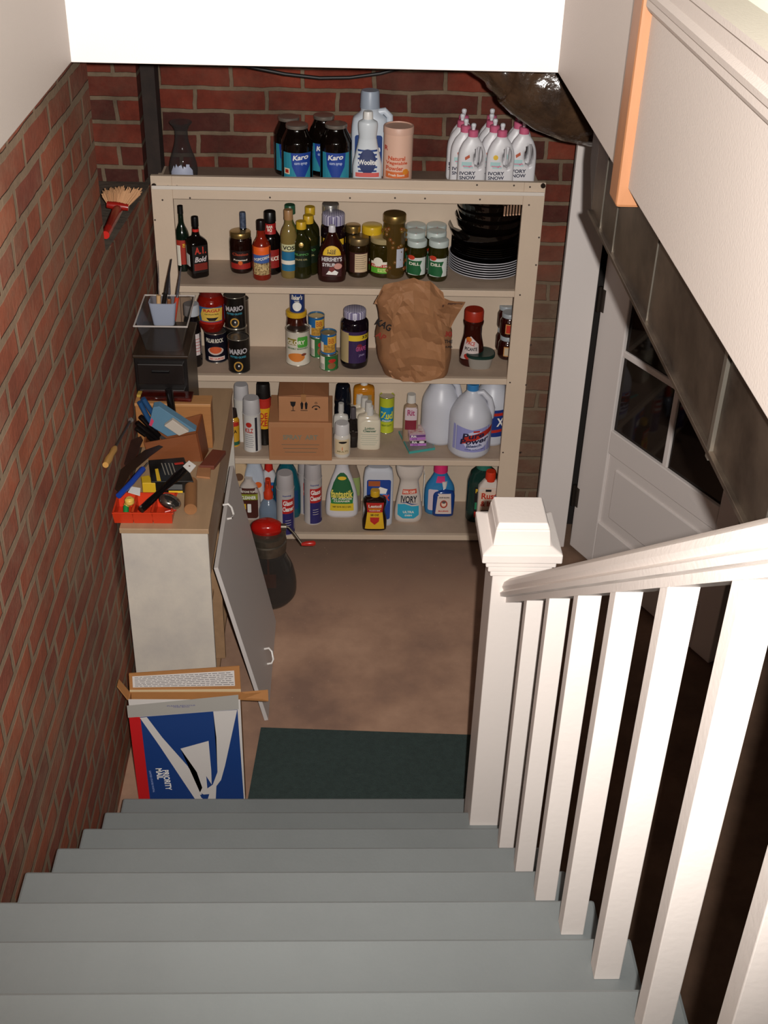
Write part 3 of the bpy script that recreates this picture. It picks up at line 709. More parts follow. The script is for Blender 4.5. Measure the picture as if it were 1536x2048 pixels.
def stx(s, x, z, w_, h_, m_): text(o, s, x, z, w_, h_, m_)
patch(o, rect(-W * .42, W * .42, Ht * .10, Ht * .56), ink('#15100e'))
text(o, 'A.1.', 0, Ht * .48, W * .62, Ht * .12, ink('#c1392b')); text(o, 'Bold', 0, Ht * .33, W * .6, Ht * .09, ink('#cfc4c4'), slant=.2)
patch(o, rect(-W * .36, W * .36, Ht * .14, Ht * .26), ink('#7a241a'), .001); loft('nosurf', [(Ht * .73, W * .175), (Ht * .80, W * .17)], ink('#c8281e'), o, soft=False).name = 'neck_label'
# barcode on the other side of the square bottle
bm = bmesh.new(); box(bm, -W * .5 - .001, -W * .5 + .001, -W * .25, W * .1, Ht * .2, Ht * .4); link('barcode_label', bm, WHT, o)
o, W, Ht = bottle('wine_bottle', 'dark bottle with speckled blue neck capsule standing behind the red labelled jar', spot(486, 32, 424, z1_, Y=4.49), '#0b0908', LONG, [(.66, .40), (.97, .40), (1, .36)], mat('#2a3346', .4, var=.5, scale=90, c2='#59647a'))
o, W, Ht = jar('sauce_jar', 'short dark jar with gold lid and red and black label on the first shelf', spot(482, 45, 461, z1_, yb=549), '#1c0a06', '', lidmat=GOLD, lidh=.13, lidr=.93, neck=.88, shoulder=.83)
lbl(o, W, Ht, .12, .58, ink('#1d0f0d')); lbl(o, W, Ht, .13, .27, ink('#9c1f18'), .97, .001); text(o, 'Classico', 0, Ht * .5, W * .7, Ht * .07, ink('#9c3a22')); text(o, 'Roasted', 0, Ht * .36, W * .6, Ht * .04, CRE); patch(o, ngon((0, Ht * .29), W * .10, 14), ORG, .0014)
o, W, Ht = bottle('sauce_bottle', 'black capped dark sauce bottle with red neck label behind the popcorn bottle', spot(540, 42, 422, z1_, Y=4.46), '#0c0605', [(0, .9, 1, 2), (.02, 1, 1, 2), (.48, 1, 1, 2), (.60, .9, 1, 2), (.70, .58, 1, 2), (.88, .52, 1, 2)], [(.84, .58), (.99, .56), (1, .52)], '#0f0d0d')
patch(o, rect(-W * .28, W * .28, Ht * .66, Ht * .82), ink('#a31d1b')); text(o, 'BAR\nBQ', 0, Ht * .745, W * .3, Ht * .10, CRE); lbl(o, W, Ht, .12, .42, ink('#8e1d18')); text(o, 'SAUCE', W * .15, Ht * .28, W * .5, Ht * .07, CRE)
POP = mat('#e0c48a', .6, var=.9, scale=160, c2='#5a3a1a')
o, W, Ht = bottle('popcorn_bottle', 'popcorn kernel bottle with bright orange shoulder and blue label', spot(523, 37, 440, z1_, yb=562), '#7a1f10', [(0, .92, 1, 2), (.02, 1, 1, 2), (.52, 1, 1, 2), (.62, .85, 1, 2), (.72, .5, 1, 2), (.86, .42, 1, 2)], [(.84, .48), (.98, .48), (1, .44)], '#170c0b')
lbl(o, W, Ht, .45, .58, ink('#e8611c')); lbl(o, W, Ht, .30, .45, ink('#3d5c9a')); lbl(o, W, Ht, .10, .31, POP); text(o, 'POPCORN', W * .02, Ht * .385, W * .8, Ht * .05, CRE, rot=.2)
o, W, Ht = bottle('oil_bottle', 'bottle with dark green cap at the back between yellow capped bottles', spot(580, 36, 409, z1_, Y=4.53), '#4b5a2a', LONG, [(.86, .62), (.99, .60), (1, .55)], '#24523a')
o, W, Ht = bottle('seasoning_bottle', 'slim bottle with tan cap and blue white label left of the olive oil', spot(577, 34, 419, z1_, Y=4.42), '#7d6a3a', [(0, .92, 1, 2), (.02, 1, 1, 2), (.62, 1, 1, 2), (.72, .8, 1, 2), (.80, .5, 1, 2), (.9, .48, 1, 2)], [(.86, .54), (.99, .54), (1, .5)], '#a07850')
lbl(o, W, Ht, .42, .52, ink('#c9c89a')); lbl(o, W, Ht, .12, .41, ink('#1f6b92')); text(o, 'VOS', 0, Ht * .47, W * .7, Ht * .06, BLK); lbl(o, W, Ht, .22, .28, CRE, .9, .0012)
for x, yt, yb_, Y, lab in ((620, 413, None, 4.53, 'rearmost of the three yellow capped olive oil bottles'), (617, 430, None, 4.46, 'middle yellow capped olive oil bottle, partly hidden'), (603, 442, 559, None, 'front yellow capped olive oil bottle in dark green glass')):
    o, W, Ht = bottle('olive_oil_bottle', lab, spot(x, 41, yt, z1_, yb=yb_, Y=Y), '#25240c', [(0, .92, 1, 2), (.02, 1, 1, 2), (.2, .94, 1, 2), (.55, .94, 1, 2), (.66, .85, 1, 2), (.78, .42, 1, 2), (.9, .38, 1, 2)], [(.87, .50), (.99, .50), (1, .46)], '#c79f22', group='yellow capped olive oil bottles')
    lbl(o, W, Ht, .22, .52, ink('#14200f')); patch(o, ngon((0, Ht * .62), W * .12, 14), GOLD, .001); text(o, 'FILIPPO', 0, Ht * .45, W * .7, Ht * .04, ink('#4f8a4a')); text(o, 'OLIVE OIL', 0, Ht * .36, W * .6, Ht * .03, ink('#a59a6a'))
GING = None
def gingham(c1='#d8d3e0', c2='#3a2a66', sc=150):
    m = bpy.data.materials.new('gingham'); m.use_nodes = True; nt = m.node_tree; N = nt.nodes; L = nt.links; b = N['Principled BSDF']
    tc = N.new('ShaderNodeTexCoord'); sp = N.new('ShaderNodeSeparateXYZ'); L.new(tc.outputs['Object'], sp.inputs[0])
    outs = []
    for i in (0, 1):
        a = N.new('ShaderNodeMath'); a.operation = 'MULTIPLY'; a.inputs[1].default_value = sc; L.new(sp.outputs[i], a.inputs[0])
        f = N.new('ShaderNodeMath'); f.operation = 'FRACT'; L.new(a.outputs[0], f.inputs[0])
        g = N.new('ShaderNodeMath'); g.operation = 'GREATER_THAN'; g.inputs[1].default_value = .5; L.new(f.outputs[0], g.inputs[0]); outs.append(g)
    s = N.new('ShaderNodeMath'); s.operation = 'ADD'; L.new(outs[0].outputs[0], s.inputs[0]); L.new(outs[1].outputs[0], s.inputs[1])
    h = N.new('ShaderNodeMath'); h.operation = 'MULTIPLY'; h.inputs[1].default_value = .5; L.new(s.outputs[0], h.inputs[0])
    mx = N.new('ShaderNodeMix'); mx.data_type = 'RGBA'; L.new(h.outputs[0], mx.inputs[0]); mx.inputs[6].default_value = srgb(c1); mx.inputs[7].default_value = srgb(c2)
    L.new(mx.outputs[2], b.inputs['Base Color']); b.inputs['Roughness'].default_value = .35; return m
GING = gingham()
jar('jar', 'silver lidded dark jar at the back behind the gingham lidded jar', spot(661, 36, 406, z1_, Y=4.54), '#150c0a', '', lidmat=SILV, lidr=.95)
o, W, Ht = jar('jam_jar', 'dark jam jar with purple gingham lid behind the chocolate syrup', spot(667, 50, 425, z1_, Y=4.47), '#160810', '', lidmat=GING, lidh=.17, lidr=.92); lbl(o, W, Ht, .30, .62, YEL); lbl(o, W, Ht, .08, .52, ink('#2d1a30'), .97, .001)
# chocolate syrup
o, W, Ht = bottle('syrup_bottle', 'brown chocolate syrup squeeze bottle with yellow arch label at the shelf front', spot(664, 58, 446, z1_, yb=566), '#2a0d0a', [(0, .85, .62, 2.6), (.02, .94, .62, 2.6), (.15, 1, .62, 2.6), (.42, .98, .62, 2.4), (.60, .80, .66, 2.2), (.74, .52, .8, 2), (.84, .34, 1, 2), (.90, .22, 1, 2)], [(.87, .25), (.96, .24), (1, .18)], '#cfcbd0')
r = W / 2
arch = [(-r * .62, Ht * .50)] + [(r * .62 * -math.cos(t), Ht * .50 + Ht * .17 * math.sin(t)) for t in [math.pi * k / 10 for k in range(1, 10)]] + [(r * .62, Ht * .50)]
patch(o, [(-r * .66, Ht * .12), (r * .66, Ht * .12), (r * .72, Ht * .50), (-r * .72, Ht * .50)], ink('#3b1416')); patch(o, arch, YEL, .0012); text(o, '1 OZ\nFREE', 0, Ht * .565, r * .6, Ht * .08, BLK, .002)
text(o, "HERSHEY'S", 0, Ht * .435, r * 1.38, Ht * .075, ink('#d9d4d4'), .002); text(o, 'SYRUP', -r * .22, Ht * .335, r * .85, Ht * .065, ink('#d9d4d4'), .002)
patch(o, ngon((r * .42, Ht * .31), Ht * .055, 16, r * .28), ink('#c98f82'), .0014); patch(o, [(-r * .4, Ht * .16), (r * .35, Ht * .15), (r * .45, Ht * .20), (r * .2, Ht * .24), (0, Ht * .20), (-r * .2, Ht * .23)], WHT, .0016); patch(o, ngon((0, Ht * .25), r * .2, 14), ink('#7a2f2a'), .0014)
jar('jar', 'gold lidded small jar behind the one with the nutrition label', spot(706, 32, 449, z1_, Y=4.48), '#1a1208', '', lidmat=GOLD, lidr=.95)
o, W, Ht = jar('mustard_jar', 'yellow lidded jar behind the wide relish jar', spot(744, 42, 449, z1_, Y=4.49), '#231a0c', '#d1aa22', lidr=.96, lidh=.17)
lbl(o, W, Ht, .1, .5, YEL)
o, W, Ht = jar('sauce_jar', 'small brown jar with beige nutrition label facing out', spot(717, 43, 472, z1_, yb=557), '#241708', '', lidmat=mat('#8a7450', .35, metal=.7), lidr=.95, lidh=.17, neck=.9, shoulder=.78)
r = W / 2; patch(o, rect(-r * .95, r * .85, Ht * .14, Ht * .66), ink('#3c1c18')); patch(o, rect(-r * .35, r * .8, Ht * .16, Ht * .63), ink('#cdb391'), .001)
for k in range(7): patch(o, rect(-r * .28, r * (.72 - .1 * (k % 3)), Ht * (.58 - k * .055), Ht * (.588 - k * .055)), BLK, .0016, name='small_print')
o, W, Ht = jar('olive_jar', 'tall jar of green olives with gold lid behind the relish jar', spot(789, 47, 426, z1_, Y=4.44), '#4b3818', '', lidmat=GOLD, lidr=.98, lidh=.12, neck=.9)
r = W / 2; random.seed(5)
bm = bmesh.new()
for k in range(34):
    a = -math.pi * random.random(); zz = Ht * (.1 + .72 * random.random()); m4 = Matrix.Translation((r * .93 * math.cos(a), r * .93 * math.sin(a), zz)); bmesh.ops.create_icosphere(bm, subdivisions=2, radius=r * .2, matrix=m4)
link('olives', bm, mat('#6b5a22', .3, var=.3, scale=30, c2='#7e3a1c'), o, smooth=True)['kind'] = 'stuff'
patch(o, rect(r * .2, r * .8, Ht * .2, Ht * .5), ink('#b9bcc8'), .006)
o, W, Ht = jar('relish_jar', 'wide relish jar with cream lid and green, red and white label', spot(766, 57, 471, z1_, yb=558), '#2c2408', '', lidmat=mat('#b9a678', .35, metal=.3), lidr=.92, lidh=.13, neck=.86, shoulder=.84)
lbl(o, W, Ht, .14, .29, ink('#57a32c')); lbl(o, W, Ht, .29, .37, RED); lbl(o, W, Ht, .37, .44, CRE); patch(o, ngon((-W * .18, Ht * .44), W * .16, 16), CRE, .0012); text(o, 'HAPPY DILL', -W * .08, Ht * .33, W * .6, Ht * .045, CRE); text(o, 'SWEET\nRELISH', 0, Ht * .22, W * .4, Ht * .09, ink('#d9e08a'))
for k, (x, yt, yb_, Y, lab) in enumerate(((831, 448, None, 4.54, 'rear left of the six dill relish jars'), (872, 448, None, 4.54, 'rear right of the six dill relish jars'), (830, 461, None, 4.47, 'middle left of the six dill relish jars'), (872, 461, None, 4.47, 'middle right of the six dill relish jars'), (833, 478, 561, None, 'front left white lidded dill relish jar with green label, beside the wide jar'), (876, 478, 565, None, 'front right white lidded dill relish jar with green label, beside the plates'))):
    o, W, Ht = jar('dill_jar', lab, spot(x, 41, yt, z1_, yb=yb_, Y=Y), '#2a260b', '#b9c2bd', lidh=.15, lidr=.97, neck=.92, shoulder=.76, taper=.9, group='white lidded dill relish jars')
    r = W / 2; lbl(o, W, Ht, .14, .60, ink('#cdd2cb')); patch(o, [(-r * .95, Ht * .17), (r * .3, Ht * .14), (r * .45, Ht * .26), (r * .3, Ht * .40), (r * .5, Ht * .52), (-r * .95, Ht * .52)], ink('#1d5c33'), .001)
    text(o, 'DILL', -r * .25, Ht * .44, r * 1.0, Ht * .075, CRE, .002); patch(o, ngon((-r * .55, Ht * .60), Ht * .06, 14, r * .32), ink('#c23a22'), .0014); patch(o, ngon((0, Ht * .995), .002, 6), RED, .0)
# plates and bowls stacked at the right
DK = mat('#0a0605', .04, spec=.8); RIMW = mat('#b9b7bd', .25)
base = onZ(972, 565, z1_); R = (onY(1052, 540, base.y + .14).x - onY(896, 540, base.y + .14).x) / 2 * .98
PC = Vector((onY(896, 540, base.y + R).x + R, base.y + R, z1_))
if PC.x + R > sx1 - 0.024: R = (sx1 - .024 - onY(896, 540, base.y + R).x) / 2; PC = Vector((onY(896, 540, base.y + R).x + R, base.y + R, z1_))
for k in range(7):
    o = thing('dinner_plate', 'dark dinner plate with white rim, number %s up in the stack on the first shelf' % ('bottom', 'second', 'third', 'fourth', 'fifth', 'sixth', 'top')[k], 'plate', PC + Vector((0, 0, .0095 * k)), 0, 'white rimmed plates stacked on the first shelf')
    o['label'] = '%s of the seven white rimmed dark dinner plates, counting up from the shelf' % ('lowest', 'second', 'third', 'fourth', 'fifth', 'sixth', 'topmost')[k]
    loft('plate_body', [(0, R * .6), (.003, R * .66), (.012, R * .93), (.0135, R * .985), (.0145, R * .985), (.013, R * .9), (.006, R * .6)], DK, o, soft=False)
    bm = bmesh.new(); tube(bm, [(R * .985 * math.cos(t * math.pi / 32), R * .985 * math.sin(t * math.pi / 32), .0142) for t in range(65)], .0021, 6, caps=False); link('rim', bm, RIMW, o, smooth=True)
zz = .0095 * 6 + .0145
for k in range(6):
    o = thing('salad_plate', '', 'plate', PC + Vector((0, 0, zz + .0085 * k)), 0, 'plain black plates above the white rimmed ones')
    o['label'] = '%s of six plain black glossy plates on the white rimmed stack' % ('lowest', 'second', 'third', 'fourth', 'fifth', 'topmost')[k]
    loft('plate_body', [(0, R * .6), (.003, R * .7), (.011, R * .95), (.0125, R * .955), (.0115, R * .88), (.005, R * .6)], DK, o, soft=False)
zz += .0085 * 5 + .0125
def bowl(name, lab, dx, dz, r_, h_, m_=DK, dy=0, cat='bowl'):
    o = thing(name, lab, cat, PC + Vector((dx, dy, zz + dz)), 0, 'black bowls above the plates')
    loft('bowl_body', [(0, r_ * .70), (.004, r_ * .78), (h_ * .4, r_ * .92), (h_, r_), (h_ + .002, r_ * .985), (h_ * .45, r_ * .88), (.012, r_ * .7)], m_, o, soft=False); return o
for k, (lab, dz, rr_, hh_, dx) in enumerate((('lowest and widest black bowl resting on the black plates', 0, .98, .050, -.012), ('second black bowl up, nested in the widest one', .030, .90, .062, .0), ('third black bowl up in the nested stack', .062, .88, .062, .004), ('fourth black bowl up in the nested stack', .095, .86, .062, -.004), ('topmost black bowl of the stack just under the top rail', .125, .88, .06, -.004))):
    bowl('serving_bowl', lab, dx, dz, R * rr_, hh_)
pk = onY(1022, 415, 4.40)
o = thing('chopsticks', 'paper wrapped bundle of pale chopsticks sticking out above the dishes', 'chopsticks', pk)
for k in range(6): tubeo('chopstick', [(-.028 + k * .011, -.04, -.017 + .001 * k), (-.008 + k * .011, .1, .012)], .0036, mat('#c9a084', .6), o, seg=8)

# ================================================================== SECOND SHELF
z2_ = zs[1]
o, W, Ht = bottle('juice_bottle', 'tall dark bottle with white cap and pale label beside the black cabinet', spot(384, 33, 607, z2_, Y=4.40), '#0f0b0d', [(0, .92, 1, 2), (.02, 1, 1, 2), (.6, 1, 1, 2), (.74, .95, 1, 2), (.84, .8, 1, 2), (.9, .8, 1, 2)], [(.83, .95), (.98, .95), (1, .9)], '#aeb2b8')
lbl(o, W, Ht, .2, .55, ink('#d3c7c6')); [patch(o, rect(-W * .4, W * .42, Ht * (.26 + .05 * k), Ht * (.27 + .05 * k)), ink('#b5524a'), .001, name='small_print') for k in range(5)]
o, W, Ht = can('salmon_can', 'navy salmon can with pink fish dish picture under the pasta sauce jar', spot(432, 45, 660, z2_, yb=727), '#151320', H2=None)
Hc = Ht; r = W / 2
text(o, 'PILLAR ROCK', 0, Ht * .78, r * 1.5, Ht * .14, CRE); patch(o, ngon((r * .05, Ht * .43), Ht * .14, 18, r * .68), ink('#cbb8ae')); patch(o, ngon((r * .05, Ht * .46), Ht * .12, 18, r * .55), ink('#c8572f'), .0012); patch(o, rect(-r * .6, r * .8, Ht * .10, Ht * .22), ink('#e0cfc4')); text(o, 'RED SALMON', r * .1, Ht * .16, r * 1.2, Ht * .07, RED, .002)
jl = o.location.copy() + Vector((-.012, .012, Hc))
W2 = onY(450, 620, jl.y).x - onY(395, 620, jl.y).x
jh = min(zs[1] + .345 - jl.z, .17)
o = thing('pasta_sauce_jar', 'pasta sauce jar with yellow and blue label stacked on the navy can', 'jar', jl); r = W2 / 2; Ht = jh
loft('jar_body', [(0, r * .70), (Ht * .04, r * .78), (Ht * .16, r * .93), (Ht * .28, r), (Ht * .72, r), (Ht * .82, r * .85), (Ht * .86, r * .75), (Ht * .88, r * .74)], mat('#7c160c', .1), o); loft('lid', [(Ht * .87, r * .78), (Ht * .99, r * .78), (Ht, r * .74)], mat('#6b1b16', .35), o, soft=False)
patch(o, rect(-r * .97, r * .97, Ht * .30, Ht * .66), ink('#2c5c8c')); patch(o, [(-r * .62, Ht * .32), (r * .8, Ht * .32), (r * .85, Ht * .62), (r * .3, Ht * .65), (-r * .55, Ht * .62), (-r * .7, Ht * .48)], ink('#d8b04a'), .001)
text(o, 'RAGU', r * .1, Ht * .58, r * 1.15, Ht * .075, RED, .002); text(o, 'Old World Style', r * .1, Ht * .49, r * 1.0, Ht * .04, BLK, .002); patch(o, [(-r * .3, Ht * .41), (r * .6, Ht * .41), (r * .35, Ht * .335), (-r * .1, Ht * .335)], BLK, .0018)
patch(o, rect(-r * .97, r * .97, Ht * .24, Ht * .30), ink('#b02418'))
def mario(sp, lab, H2=None, loc=None, full=True):
    o, W, Ht = can('olive_can', lab, sp, '#14110f', group='black olive cans', H2=H2)
    if loc is not None: o.location = loc
    r = W / 2
    text(o, 'MARIO', 0, Ht * .66, r * 1.6, Ht * .16, ink('#b9b3b6'), rot=.08); text(o, 'PITTED OLIVES', 0, Ht * .50, r * 1.4, Ht * .06, ink('#3f93a8'))
    patch(o, ngon((0, Ht * .22), Ht * .15, 20, r * .42), ink('#b98b3a')); patch(o, ngon((0, Ht * .22), Ht * .11, 20, r * .30), BLK, .001); patch(o, ngon((r * .05, Ht * .24), Ht * .03, 10, r * .07), WHT, .0014)
    return o, W, Ht
o, W, Ht = mario(spot(478, 44, 672, z2_, yb=748), 'front black olive can standing alone at the shelf front'); CH = Ht
sp = spot(475, 42, 690, z2_, Y=4.46)
a_, _, _ = mario(sp, 'lower black olive can of the stack behind the front one', H2=CH); b2 = sp[0] + Vector((-.001, 0, CH))
mario(sp, 'upper black olive can stacked behind the front one', H2=CH * .92, loc=b2)
sp = spot(479, 38, 596, z2_, Y=4.535); o, W, Ht = can('fruit_can', 'tall gold topped can at the back behind the olive cans', sp, '#3a2c22')
# front soup can, baker's stack
o, W, Ht = can('vegetable_can', 'white labelled can with green leaf and orange picture at the shelf front', spot(596, 49, 655, z2_, yb=733), '#cfc6b6', top='#6f675f'); r = W / 2
patch(o, rrect(0, r * .8, Ht * .55, Ht * .86, .006), ink('#4b9a38')); patch(o, rect(-r * .8, -r * .1, Ht * .62, Ht * .80), ink('#8a7a34')); text(o, 'GLORY', -r * .1, Ht * .70, r * 1.4, Ht * .12, CRE, .002); text(o, 'SENSIBLY SEASONED', 0, Ht * .52, r * 1.6, Ht * .05, ink('#2c5a2c'), .002); patch(o, ngon((-r * .1, Ht * .26), Ht * .13, 18, r * .68), ink('#d07a30')); patch(o, ngon((r * .5, Ht * .34), Ht * .04, 12, r * .2), ink('#7a3a2a'), .0012)
o, W, Ht = jar('peanut_jar', 'brown jar with yellow lid behind the white labelled can, carrying a blue can', spot(593, 42, 620, z2_, Y=4.50), '#3c160c', '#cf9f22', lidh=.10, lidr=1.0, neck=.95)
lp = o.location.copy() + Vector((.004, 0, Ht))
o = thing('coconut_can', 'blue coconut can stacked on the yellow jar lid, cut off by the shelf above', 'can', lp); rr_ = .030; hh = min(.105, zs[0] - .025 - lp.z)
loft('can_body', [(0, rr_), (hh, rr_)], mat('#22366e', .35), o, soft=False); text(o, "Baker's", 0, hh * .62, rr_ * 1.4, hh * .2, CRE, slant=.1); patch(o, ngon((0, hh * .25), hh * .18, 16, rr_ * .6), WHT)
text(o, 'ANGEL', 0, hh * .46, rr_ * .7, hh * .06, CRE)
def corn(name, lab, sp, c, loc=None, H2=None, green=False):
    o, W, Ht = can(name, lab, sp, c, H2=H2, group='small vegetable cans', top='#b8a878'); r = W / 2
    if loc is not None: o.location = loc
    if green:
        patch(o, rect(-r * .95, -r * .45, Ht * .08, Ht * .9), CRE); patch(o, ngon((r * .35, Ht * .66), Ht * .13, 14, r * .4), RED); patch(o, ngon((r * .3, Ht * .34), Ht * .2, 14, r * .42), ink('#8c5a34'))
        for k in range(8): patch(o, rect(-r * (.9 - .05 * k), -r * (.88 - .05 * k), Ht * .1, Ht * .45), BLK, .001, name='barcode')
    else:
        patch(o, rect(-r * .95, r * .95, Ht * .12, Ht * .5), mat('#c9943a', .5, var=.5, scale=120)); patch(o, rect(-r * .1, r * .95, Ht * .5, Ht * .88), ink('#d8a83c')); text(o, 'BB', r * .35, Ht * .68, r * .7, Ht * .26, ink('#b5672a')); patch(o, rect(-r * .95, -r * .6, Ht * .15, Ht * .6), CRE, .001)
    return o, W, Ht
sp = spot(637, 33, 672, z2_, Y=4.50); h1 = .088
corn('vegetable_can', 'lower small green can at the back of the small can group', sp, '#2e6a34', H2=h1, green=True); corn('vegetable_can', 'upper small blue corn can at the back of the group', spot(632, 33, 672, z2_, Y=4.50), '#24639a', loc=sp[0] + Vector((-.008, 0, h1)), H2=h1)
sp = spot(658, 37, 704, z2_, yb=743); o, W, Ht = corn('vegetable_can', 'lower small green can with bar code at the shelf front', sp, '#2a6b35', green=True)
corn('vegetable_can', 'upper small blue corn can stacked on the front green can', spot(657, 32, 700, z2_, Y=sp[0].y), '#24639a', loc=sp[0] + Vector((-.002, 0, Ht)), H2=.088)
o, W, Ht = jar('jam_jar', 'tall dark grape jam jar with purple gingham lid and yellow band label', spot(709, 56, 617, z2_, yb=740), '#120a12', '', lidmat=GING, lidh=.13, lidr=.80, neck=.72, shoulder=.80)
r = W / 2; lbl(o, W, Ht, .12, .68, ink('#33204a')); patch(o, rect(-r * .97, -r * .42, Ht * .12, Ht * .66), ink('#b09a70'), .001); patch(o, rect(-r * .42, r * .97, Ht * .52, Ht * .62), ink('#d3b52c'), .001); text(o, '32', r * .7, Ht * .58, r * .35, Ht * .05, BLK, .002); text(o, 'GRAPE', r * .45, Ht * .38, r * .7, Ht * .08, ink('#b04a78'), .002); text(o, 'JAM', r * .5, Ht * .26, r * .4, Ht * .05, ink('#8a7a9a'), .002)
patch(o, ngon((r * .35, Ht * .42), r * .2, 12), ink('#7a2430'), .0012)
# salsa bottle
o, W, Ht = bottle('salsa_jar', 'hourglass salsa jar with red cap and diagonal white label', spot(947, 49, 618, z2_, Y=4.45), '#34100a', [(0, .92, 1, 2), (.03, 1, 1, 2), (.28, .98, 1, 2), (.55, .74, 1, 2), (.68, .74, 1, 2), (.78, .84, 1, 2), (.84, .76, 1, 2), (.9, .74, 1, 2)], [(.82, .80), (.97, .80), (1, .74)], '#a02c1a', cat='jar')
r = W / 2; patch(o, [(-r * .95, Ht * .12), (r * .5, Ht * .22), (r * .45, Ht * .42), (-r * .2, Ht * .56), (-r * .62, Ht * .50)], ink('#c9b9b4')); text(o, 'PACE', -r * .2, Ht * .44, r * .7, Ht * .07, RED, .002, rot=-.2); text(o, 'PICANTE', -r * .15, Ht * .34, r * 1.0, Ht * .06, BLK, .002); patch(o, ngon((-r * .45, Ht * .2), r * .25, 14), ink('#a6281c'), .0014); patch(o, ngon((-r * .35, Ht * .5), r * .22, 14), ink('#c26a22'), .0014)
# lidded food container
p = onZ(961, 742, z2_); o = thing('food_container', 'clear oval food container with dark green lid at the shelf front', 'container', (p.x, p.y + .05, z2_)); a = .052
loft('tub', [(0, a * .82, .036, 3), (.01, a * .88, .040, 3), (.05, a * 1.02, .048, 3)], glass('#b9b1a6', .45, .15), o, soft=False)
loft('nosurf', [(.050, a * 1.12, .055, 2.6), (.058, a * 1.13, .056, 2.6), (.061, a * 1.05, .05, 2.6), (.060, a * .95, .045, 2.6)], mat('#15332c', .35), o, soft=False).name = 'green_lid'
# red preserve jars at the right
def pres(sp, lab, H2, dz=0):
    o, W, Ht = cont('preserve_jar', lab, 'jar', sp, 'red preserve jars stacked at the right end'); r = W / 2; Ht = H2; o.location.z += dz
    loft('jar_body', [(0, r * .8), (.005, r * .92), (Ht * .15, r), (Ht * .65, r), (Ht * .80, r * .82), (Ht * .86, r * .8)], mat('#2b0a07', .08, spec=.7), o); loft('lid', [(Ht * .83, r * .84), (Ht * .98, r * .84), (Ht, r * .8)], mat('#9aa0a4', .35), o, soft=False)
    return o, W, Ht
spA = spot(1015, 38, 663, z2_, yb=722); spB = spot(1007, 34, 652, z2_, Y=spA[0].y + .075)
PH = .098
for sp, dz, lab, c in ((spB, 0, 'lower rear dark red preserve jar at the right end of the second shelf', '#8a3022'), (spB, PH, 'upper rear dark red preserve jar at the right end of the second shelf', '#9c3020'), (spA, 0, 'lower front dark red preserve jar with cream label', '#b9a890'), (spA, PH, 'upper front dark red preserve jar with orange framed label', '#b5301c')):
    o, W, Ht = pres(sp, lab, PH, dz); r = W / 2; patch(o, rect(-r * .5, r * .8, Ht * .2, Ht * .62), ink('#c28a50')); patch(o, rect(-r * .42, r * .75, Ht * .24, Ht * .58), ink(c), .001)

# paper grocery bag
kraft = mat('#9a6a45', .75, var=.25, scale=9, bump=.25, bscale=26)
BY = 4.385
def bp_(x, y, Y=BY): return onY(x, y, Y)
lb = onZ(832, 764, z2_)
bag = thing('paper_bag', 'crumpled brown paper grocery bag standing on the second shelf and leaning out', 'bag', (onY(832, 700, BY).x, BY, z2_))
def bagrow(y, xl, xr, d, Yc, n=3.2):
    z = onY(832, y, Yc).z - z2_; a = onY(xl, y, Yc).x - bag.location.x; b = onY(xr, y, Yc).x - bag.location.x
    return (z, (b - a) / 2, d, n, (a + b) / 2, Yc - BY)
def bj(p):
    n = noise.noise(Vector((p.x * 9, p.y * 9, p.z * 6))) * .018 + noise.noise(Vector((p.x * 24 + 3, p.y * 24, p.z * 14))) * .009
    q = Vector(p); d = Vector((p.x, p.y, 0)); d = d.normalized() if d.length > 0 else d; q += d * n; q.z = max(q.z, 0.001); return q
rowsb = [bagrow(*q) for q in ((762, 785, 870, .080, 4.375), (752, 772, 884, .088, 4.375), (735, 764, 898, .095, 4.37), (700, 757, 905, .10, 4.36), (660, 755, 902, .092, 4.33), (625, 757, 888, .070, 4.285), (598, 758, 878, .040, 4.245), (578, 770, 868, .034, 4.235))]
rowsb[0] = (0.0, rowsb[1][1] * .95, .080, 3, rowsb[1][4], -.01)
ob = loft('bag_body', rowsb, kraft, bag, seg=72, hard=35, jitter=bj, closed=False)
# plain drape : the blank side folded forward over the mouth
def sheet(name, pts, m, parent, thick=.0012, nz=.006, sub=3):
    """pts: grid rows of world points"""
    bm = bmesh.new(); g = [[Vector(p) for p in r_] for r_ in pts]
    nr, nc = len(g), len(g[0]); K = sub
    def at(i, j):
        i0 = min(int(i), nr - 2); j0 = min(int(j), nc - 2); a = i - i0; b = j - j0
        return g[i0][j0].lerp(g[i0][j0 + 1], b).lerp(g[i0 + 1][j0].lerp(g[i0 + 1][j0 + 1], b), a)
    V = []
    for i in range((nr - 1) * K + 1):
        row = []
        for j in range((nc - 1) * K + 1):
            p = at(i / K, j / K); p = p + Vector((0, -1, 0)) * nz * (noise.noise(p * 22) + .6 * noise.noise(p * 50)); row.append(bm.verts.new(p - parent.location))
        V.append(row)
    for i in range(len(V) - 1):
        for j in range(len(V[0]) - 1): bm.faces.new((V[i][j], V[i][j + 1], V[i + 1][j + 1], V[i + 1][j]))
    return link(name, bm, m, parent, solid=thick, smooth=False)
kraft2 = mat('#a8764f', .7, var=.2, scale=7, bump=.15, bscale=40)
kdark = mat('#5a3a28', .85)
Yf = BY - .105
